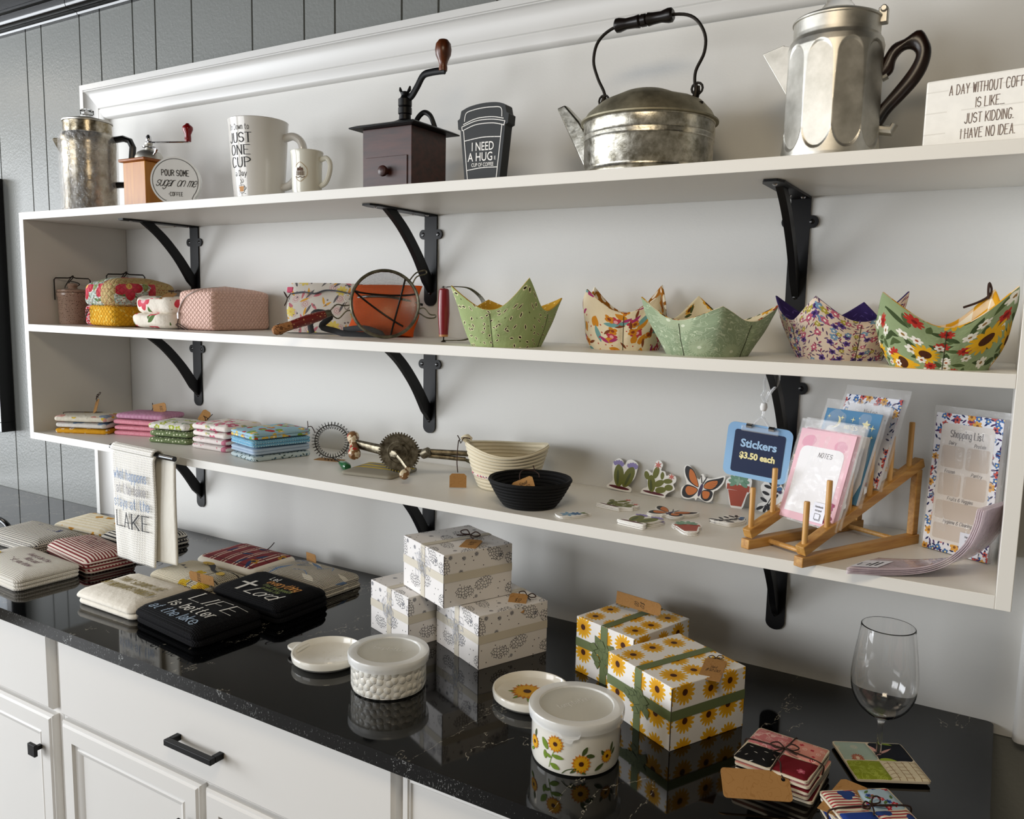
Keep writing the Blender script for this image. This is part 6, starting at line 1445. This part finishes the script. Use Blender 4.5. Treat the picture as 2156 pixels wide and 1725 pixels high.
sf_p = M('sunflower_petal', '#d9a21b', .4); sf_p2 = M('sunflower_petal_deep', '#c4751a', .4); sf_c = M('sunflower_heart', '#43210f', .4); sf_l = M('print_leaf', '#6f8a2c', .4); sf_l2 = M('print_leaf_dark', '#47542a', .4)
def sunflower(mb, fn, cx, cz, r, sq=1., rot=0, n=15):
    for ring, (m, k, off) in enumerate(((1, 1., 0), (0, .86, 12))):
        for i in range(n):
            a = math.radians(360*i/n+off+rot); c, s_ = math.cos(a), math.sin(a); w = r*.17
            p = [(r*.2*c, r*.2*s_), (r*.6*k*c-w*s_, r*.6*k*s_+w*c), (r*k*c, r*k*s_), (r*.6*k*c+w*s_, r*.6*k*s_-w*c)]
            mb.add([fn(cx+u*sq, cz+v, .0004+.00012*ring+.00001*i) for u, v in p], [(0, 1, 2, 3)], m)
    mb.add([fn(cx+u*sq, cz+v, .0008) for u, v in ell(0, 0, r*.24, r*.22)], [tuple(range(22))], 2)
def leafp(mb, fn, cx, cz, L, w, rot, m=3, o=.0005): mb.add([fn(u, v, o) for u, v in cr([(cx+L*math.cos(math.radians(rot))*a-w*math.sin(math.radians(rot))*b, cz+L*math.sin(math.radians(rot))*a+w*math.cos(math.radians(rot))*b) for a, b in ((-1, 0), (-.3, .8), (.4, .7), (1, 0), (.4, -.7), (-.3, -.8))], 3, True)], [tuple(range(18))], m)
def stem(mb, fn, pts, w=.0011, m=3): vs, fs = ribbon(cr(pts, 5), w); mb.add([fn(u, v, .0003) for u, v in vs], fs, m)
def ex_sunpot(t, rb):
    mb = MB(); bl = lambda: (mb.build('printed_sunflower', [sf_p, sf_p2, sf_c, sf_l, sf_l2], t, smooth=0), MB())[1]
    def fn(u, v, o): a = math.radians(-62)+u/rb; return ((rb+.0004+o)*math.cos(a), (rb+.0004+o)*math.sin(a), v)
    sunflower(mb, fn, -.034, .050, .0145); stem(mb, fn, [(-.036, .038), (-.041, .024), (-.044, .010)]); leafp(mb, fn, -.053, .045, .010, .0055, 125); leafp(mb, fn, -.030, .030, .010, .004, -5); leafp(mb, fn, -.034, .014, .0085, .005, -20); leafp(mb, fn, -.052, .028, .007, .004, 100); leafp(mb, fn, -.046, .028, .006, .003, 160); mb = bl()
    sunflower(mb, fn, .007, .024, .0165, .95, 7); leafp(mb, fn, .012, .044, .008, .004, 60, 4); leafp(mb, fn, .021, .036, .007, .004, -10, 4); leafp(mb, fn, -.003, .014, .009, .003, 220, 4); stem(mb, fn, [(-.006, .016), (-.016, .012), (-.022, .006)], .0014, 4); leafp(mb, fn, .008, .0105, .008, .0025, -25, 4); mb = bl()
    sunflower(mb, fn, .050, .030, .0115, 1, 3); leafp(mb, fn, .060, .042, .008, .003, 75, 4); leafp(mb, fn, .042, .037, .006, .003, 120, 4); leafp(mb, fn, .036, .016, .009, .0035, 30, 4); leafp(mb, fn, .064, .034, .006, .003, 50, 4); mb = bl()
    sunflower(mb, fn, -.079, .036, .012); leafp(mb, fn, -.076, .052, .007, .003, 80, 4); leafp(mb, fn, -.085, .022, .006, .003, 30, 3); mb = bl()
    sunflower(mb, fn, .11, .036, .014); mb = bl(); sunflower(mb, fn, .17, .03, .014); mb = bl()
baker('white ceramic baker printed with sunflowers, clear lid, at the counter front', 1.866, -.497, .083, .0705, m_pot, -72, ex_sunpot, trz=62)
def dish(label, x, y, haz, extra=None):
    t = thing('ceramic_lid', label, 'ceramic dish', (x, y, ZC), 0)
    MB().lathe([(0, 0), (.056, 0), (.064, .002), (.070, .008), (.0715, .018), (.0705, .021), (.068, .0215), (.0665, .019), (.064, .010), (.060, .0075), (0, .007)], 72).build('dish', m_pot, t)
    a = math.radians(haz); Mh = Rz(haz) @ T((.071, 0, 0))
    if extra: extra(t)
    else:
        mb = MB(Mh); mb.rings([[(u, v, z) for u, v in cr([(-.012, -.02), (.008, -.018), (.021, -.010), (.024, 0), (.021, .010), (.008, .018), (-.012, .02)], 4)] for z in (.011, .0135, .016)]); mb.build('handle_tab', m_pot, t, bev=.001)
        r2 = random.Random(5); MB().poly2(many(*[shp(ell(r2.gauss(0, .022), r2.gauss(0, .022), .0009, .0009, n=8)) for _ in range(46)], *[lines([[(cx-q, cy), (cx+q, cy)], [(cx, cy-q), (cx, cy+q)]], .0006) for cx, cy, q in ((.01, -.01, .003), (-.02, .01, .003), (.02, .015, .002))]), lambda u, v: (u, v, .0078)).build('embossed_dot_shade', M('relief_shadow', '#cfc8b6', .3), t, smooth=0)  # shade of the embossing put into colour: flat darker dots and crosses
dish('ivory ceramic lid dish with a tab handle beside the embossed baker', 1.293, -.455, 187)
def ex_sund(t):
    mb = MB(); fn = lambda u, v, o: (u, v, .0074+o)
    for r_ in (150, 200, 250, 300): leafp(mb, fn, -.008+.026*math.cos(math.radians(r_)), .002+.024*math.sin(math.radians(r_)), .012, .004, r_, 3, .0002)
    sunflower(mb, fn, -.012, .006, .031, 1, 4, 18); mb.build('printed_sunflower', [sf_p, sf_p2, sf_c, sf_l, sf_l2], t, smooth=0)
dish('white ceramic lid dish with a printed sunflower behind the sunflower baker', 1.714, -.372, 0, ex_sund)

# ------------------------------------------------------------------ coasters and wine glass
def patch_coaster(label, x, y, z, rz, w, th, mats, group, extra=None, seed=0, hole=False):
    t = thing('fabric_coaster', label, 'coaster', (x, y, z), rz, group)
    MB().prism(rrect(w, w, .006), 0, th*.6, Mx=Rx(-90) @ S(1, -1, 1)).build('backing', m_cst, t, smooth=0, bev=.001)
    for i, (sx, sy) in enumerate(((-1, 1), (1, 1), (-1, -1), (1, -1))):
        x0, x1 = (0.0003, w/2-.001) if sx > 0 else (-w/2+.001, -.0003); y0, y1 = (0.0003, w/2-.001) if sy > 0 else (-w/2+.001, -.0003)
        def f(u, v, x0=x0, x1=x1, y0=y0, y1=y1):
            b = min(1, 8*min(u, 1-u, v, 1-v)); X = x0+(x1-x0)*u; Y = y0+(y1-y0)*v
            return (X, Y, th*.55+th*.5*b**.6+.0012*noise.noise(Vector((X*30+seed, Y*30, i))))
        mb = MB(); mb.grid(f, 12, 12); mb.build('patch', mats[i], t, smooth=60)
    if extra: extra(t)
    return t
m_cst = fabric('coaster_back', '#d9cdb8', [])
k_sw = fabric('pink_scroll', '#c87a7e', [('ring', .016, .17, .28, '#eac9c4', 4, .5, 2), ('line', 40, .05, '#e3b9b4', 6)]); k_px = fabric('pink_crosses', '#d99488', [('flower', .017, .2, 4, '#b83a48', '#8a2634', .55, .15, 4), ('ring', .02, .13, .3, '#efd3c8', 9, .7, 0)])
k_bk = fabric('black_dash', '#0d0d10', [('leaf', .012, .3, .05, '#d9d6d2', .35, 4)]); k_rd = fabric('wine_red_print', '#6b101c', [('flower', .022, .36, 5, '#b8536a', '#d38a94', .6, .3, 3)])
k_aq = fabric('aqua_medallion', '#a3b7ae', [('flower', .030, .36, 14, '#a8543a', '#e0cdb8', .65, .24, 5), ('ring', .030, .1, .3, '#e0cdb8', 5, .75, 9)]); k_nv = fabric('navy_leaf', '#171b26', [('leaf', .05, .45, .14, '#93a83c', .7, 4), ('leaf', .04, .45, .06, '#c99a94', .6, 8)])
k_lm = fabric('lime_swirl', '#8b9a2c', [('ring', .015, .17, .35, '#b5c257', 3, .6, 3), ('line', 45, .07, '#a8b548', 5)]); k_gm = fabric('cream_key', '#d8cdb2', [('stripe', 0, .011, .09, '#8a6a40', .2), ('dash', 1, .010, .1, '#8a6a40', .021)])
k_fl = fabric('blue_rosebud', '#a5bccb', [('flower', .017, .36, 6, '#b02a38', '#e08a84', .5, .3, 3), ('flower', .016, .32, 6, '#2f4f94', '#1c2c58', .55, .3, 8), ('leaf', .014, .4, .15, '#54703a', .4, 5)]); k_us = fabric('flag_print', '#ded5c0', [('stripe', 1, .0065, .45, '#a3303a', .2), ('flower', .035, .36, 3, '#27407c', '#27407c', .55, .4, 4)]); k_bl = fabric('royal_blue', '#23408f', [])
GP = 'pink and red patchwork coasters tied in a bundle'
for i in range(5):
    top = i == 4
    def ex_tie(t):
        mb = MB(); mb.tube(cr([(-.059, .006, -.012), (-.059, .006, .004), (-.03, .005, .0085), (0, .004, .0095), (.03, .005, .0085), (.059, .006, .004), (.059, .006, -.012)], 4), .0012, 6); mb.tube(cr([(.003, .059, -.012), (.003, .059, .004), (.003, .03, .0085), (.002, .004, .0095), (.003, -.03, .0085), (.003, -.059, .004)], 4), .0012, 6); mb.build('twine', m_twine, t)
        bow(t, .002, .004, .0095, 20, .8)
    patch_coaster('pink patchwork coaster tied with twine on top of its bundle' if top else 'patchwork coaster %s in the pink and red bundle' % ('lowest', 'second from the bottom', 'in the middle', 'second from the top')[i],
                  2.163+rnd.uniform(-.0025, .0025), -.378+rnd.uniform(-.0025, .0025), ZC+.0005+i*.0083, -4+rnd.uniform(-3, 3), .112, .0062, [k_sw, k_px, k_bk, k_rd] if top or i % 2 == 0 else [k_rd, k_bk, k_px, k_sw], GP, ex_tie if top else None, i)
t = thing('price_tag', 'blank brown kraft tag leaning on the front of the pink coaster bundle', 'tag', (2.144, -.4655, ZC+.0245), 0)
Mt = Rz(26) @ Rx(-60)
MB(Mt).prism(rrect(.098, .046, .006), -.0006, .0006).build('card', m_kraft, t, smooth=0)
mb = MB(Mt @ T((.040, -.0007, .010)) @ Rx(90)); mb.lathe([(0, .0002), (.003, .0002)], 14); mb.build('hole', m_black, t)
mb = MB(Mt); mb.tube(cr([(.040, -.001, .010), (.038, -.004, .022), (.040, -.002, .036), (.034, .002, .05)], 4), .0011, 6); mb.build('twine', m_twine, t)
patch_coaster('green and cream patchwork coaster slipped around the wine glass stem', 2.286, -.2635, ZC+.0045, 29, .112, .0055, [k_aq, k_nv, k_lm, k_gm], None, None, 11)
GB = 'blue patchwork coasters in a bundle at the lower edge'
for i in range(4):
    top = i == 3
    def ex_tie2(t):
        mb = MB(); mb.tube(cr([(-.059, .006, -.012), (-.059, .006, .004), (-.03, .005, .0085), (0, .004, .0095), (.03, .005, .0085), (.059, .006, .004), (.059, .006, -.012)], 4), .0013, 6); mb.build('twine', m_twine, t)
        bow(t, .0, .004, .0095, 30, .8); hang_tag(t, T((.01, .062, .006)) @ Rz(-50) @ Rx(-84), .04, .085, bow=False)
    patch_coaster('blue rosebud and flag patchwork coaster on top of its bundle' if top else 'blue patchwork coaster %s in the bundle at the lower edge' % ('lowest', 'second from the bottom', 'second from the top')[i],
                  2.300+rnd.uniform(-.002, .002), -.452+rnd.uniform(-.002, .002), ZC+.0005+i*.0083, 34+rnd.uniform(-3, 3), .104, .0062, [k_us, k_fl, k_bl, k_us] if top else [k_bl, k_us, k_fl, k_bl], GB, ex_tie2 if top else None, i+20)
t = thing('wine_glass', 'empty clear stemmed wine glass standing on the green coaster', 'wine glass', (2.282, -.248, ZC+.0002), 0)
outp = [(0, .0), (.034, .0), (.0345, .0012), (.030, .0022), (.012, .0045), (.0055, .009), (.0042, .016), (.0040, .05), (.0048, .064), (.009, .071), (.022, .079), (.036, .092), (.0455, .110), (.0492, .130), (.0490, .150), (.0462, .178), (.0425, .205), (.0398, .2235)]
inp = [(.0390, .2238), (.0384, .2230), (.0412, .205), (.0449, .178), (.0477, .150), (.0479, .130), (.0442, .111), (.0347, .0935), (.021, .0815), (.008, .0765), (0, .0755)]
MB().lathe(cr(outp, 3)+cr(inp, 3), 72).build('glass', m_glass, t, smooth=60)
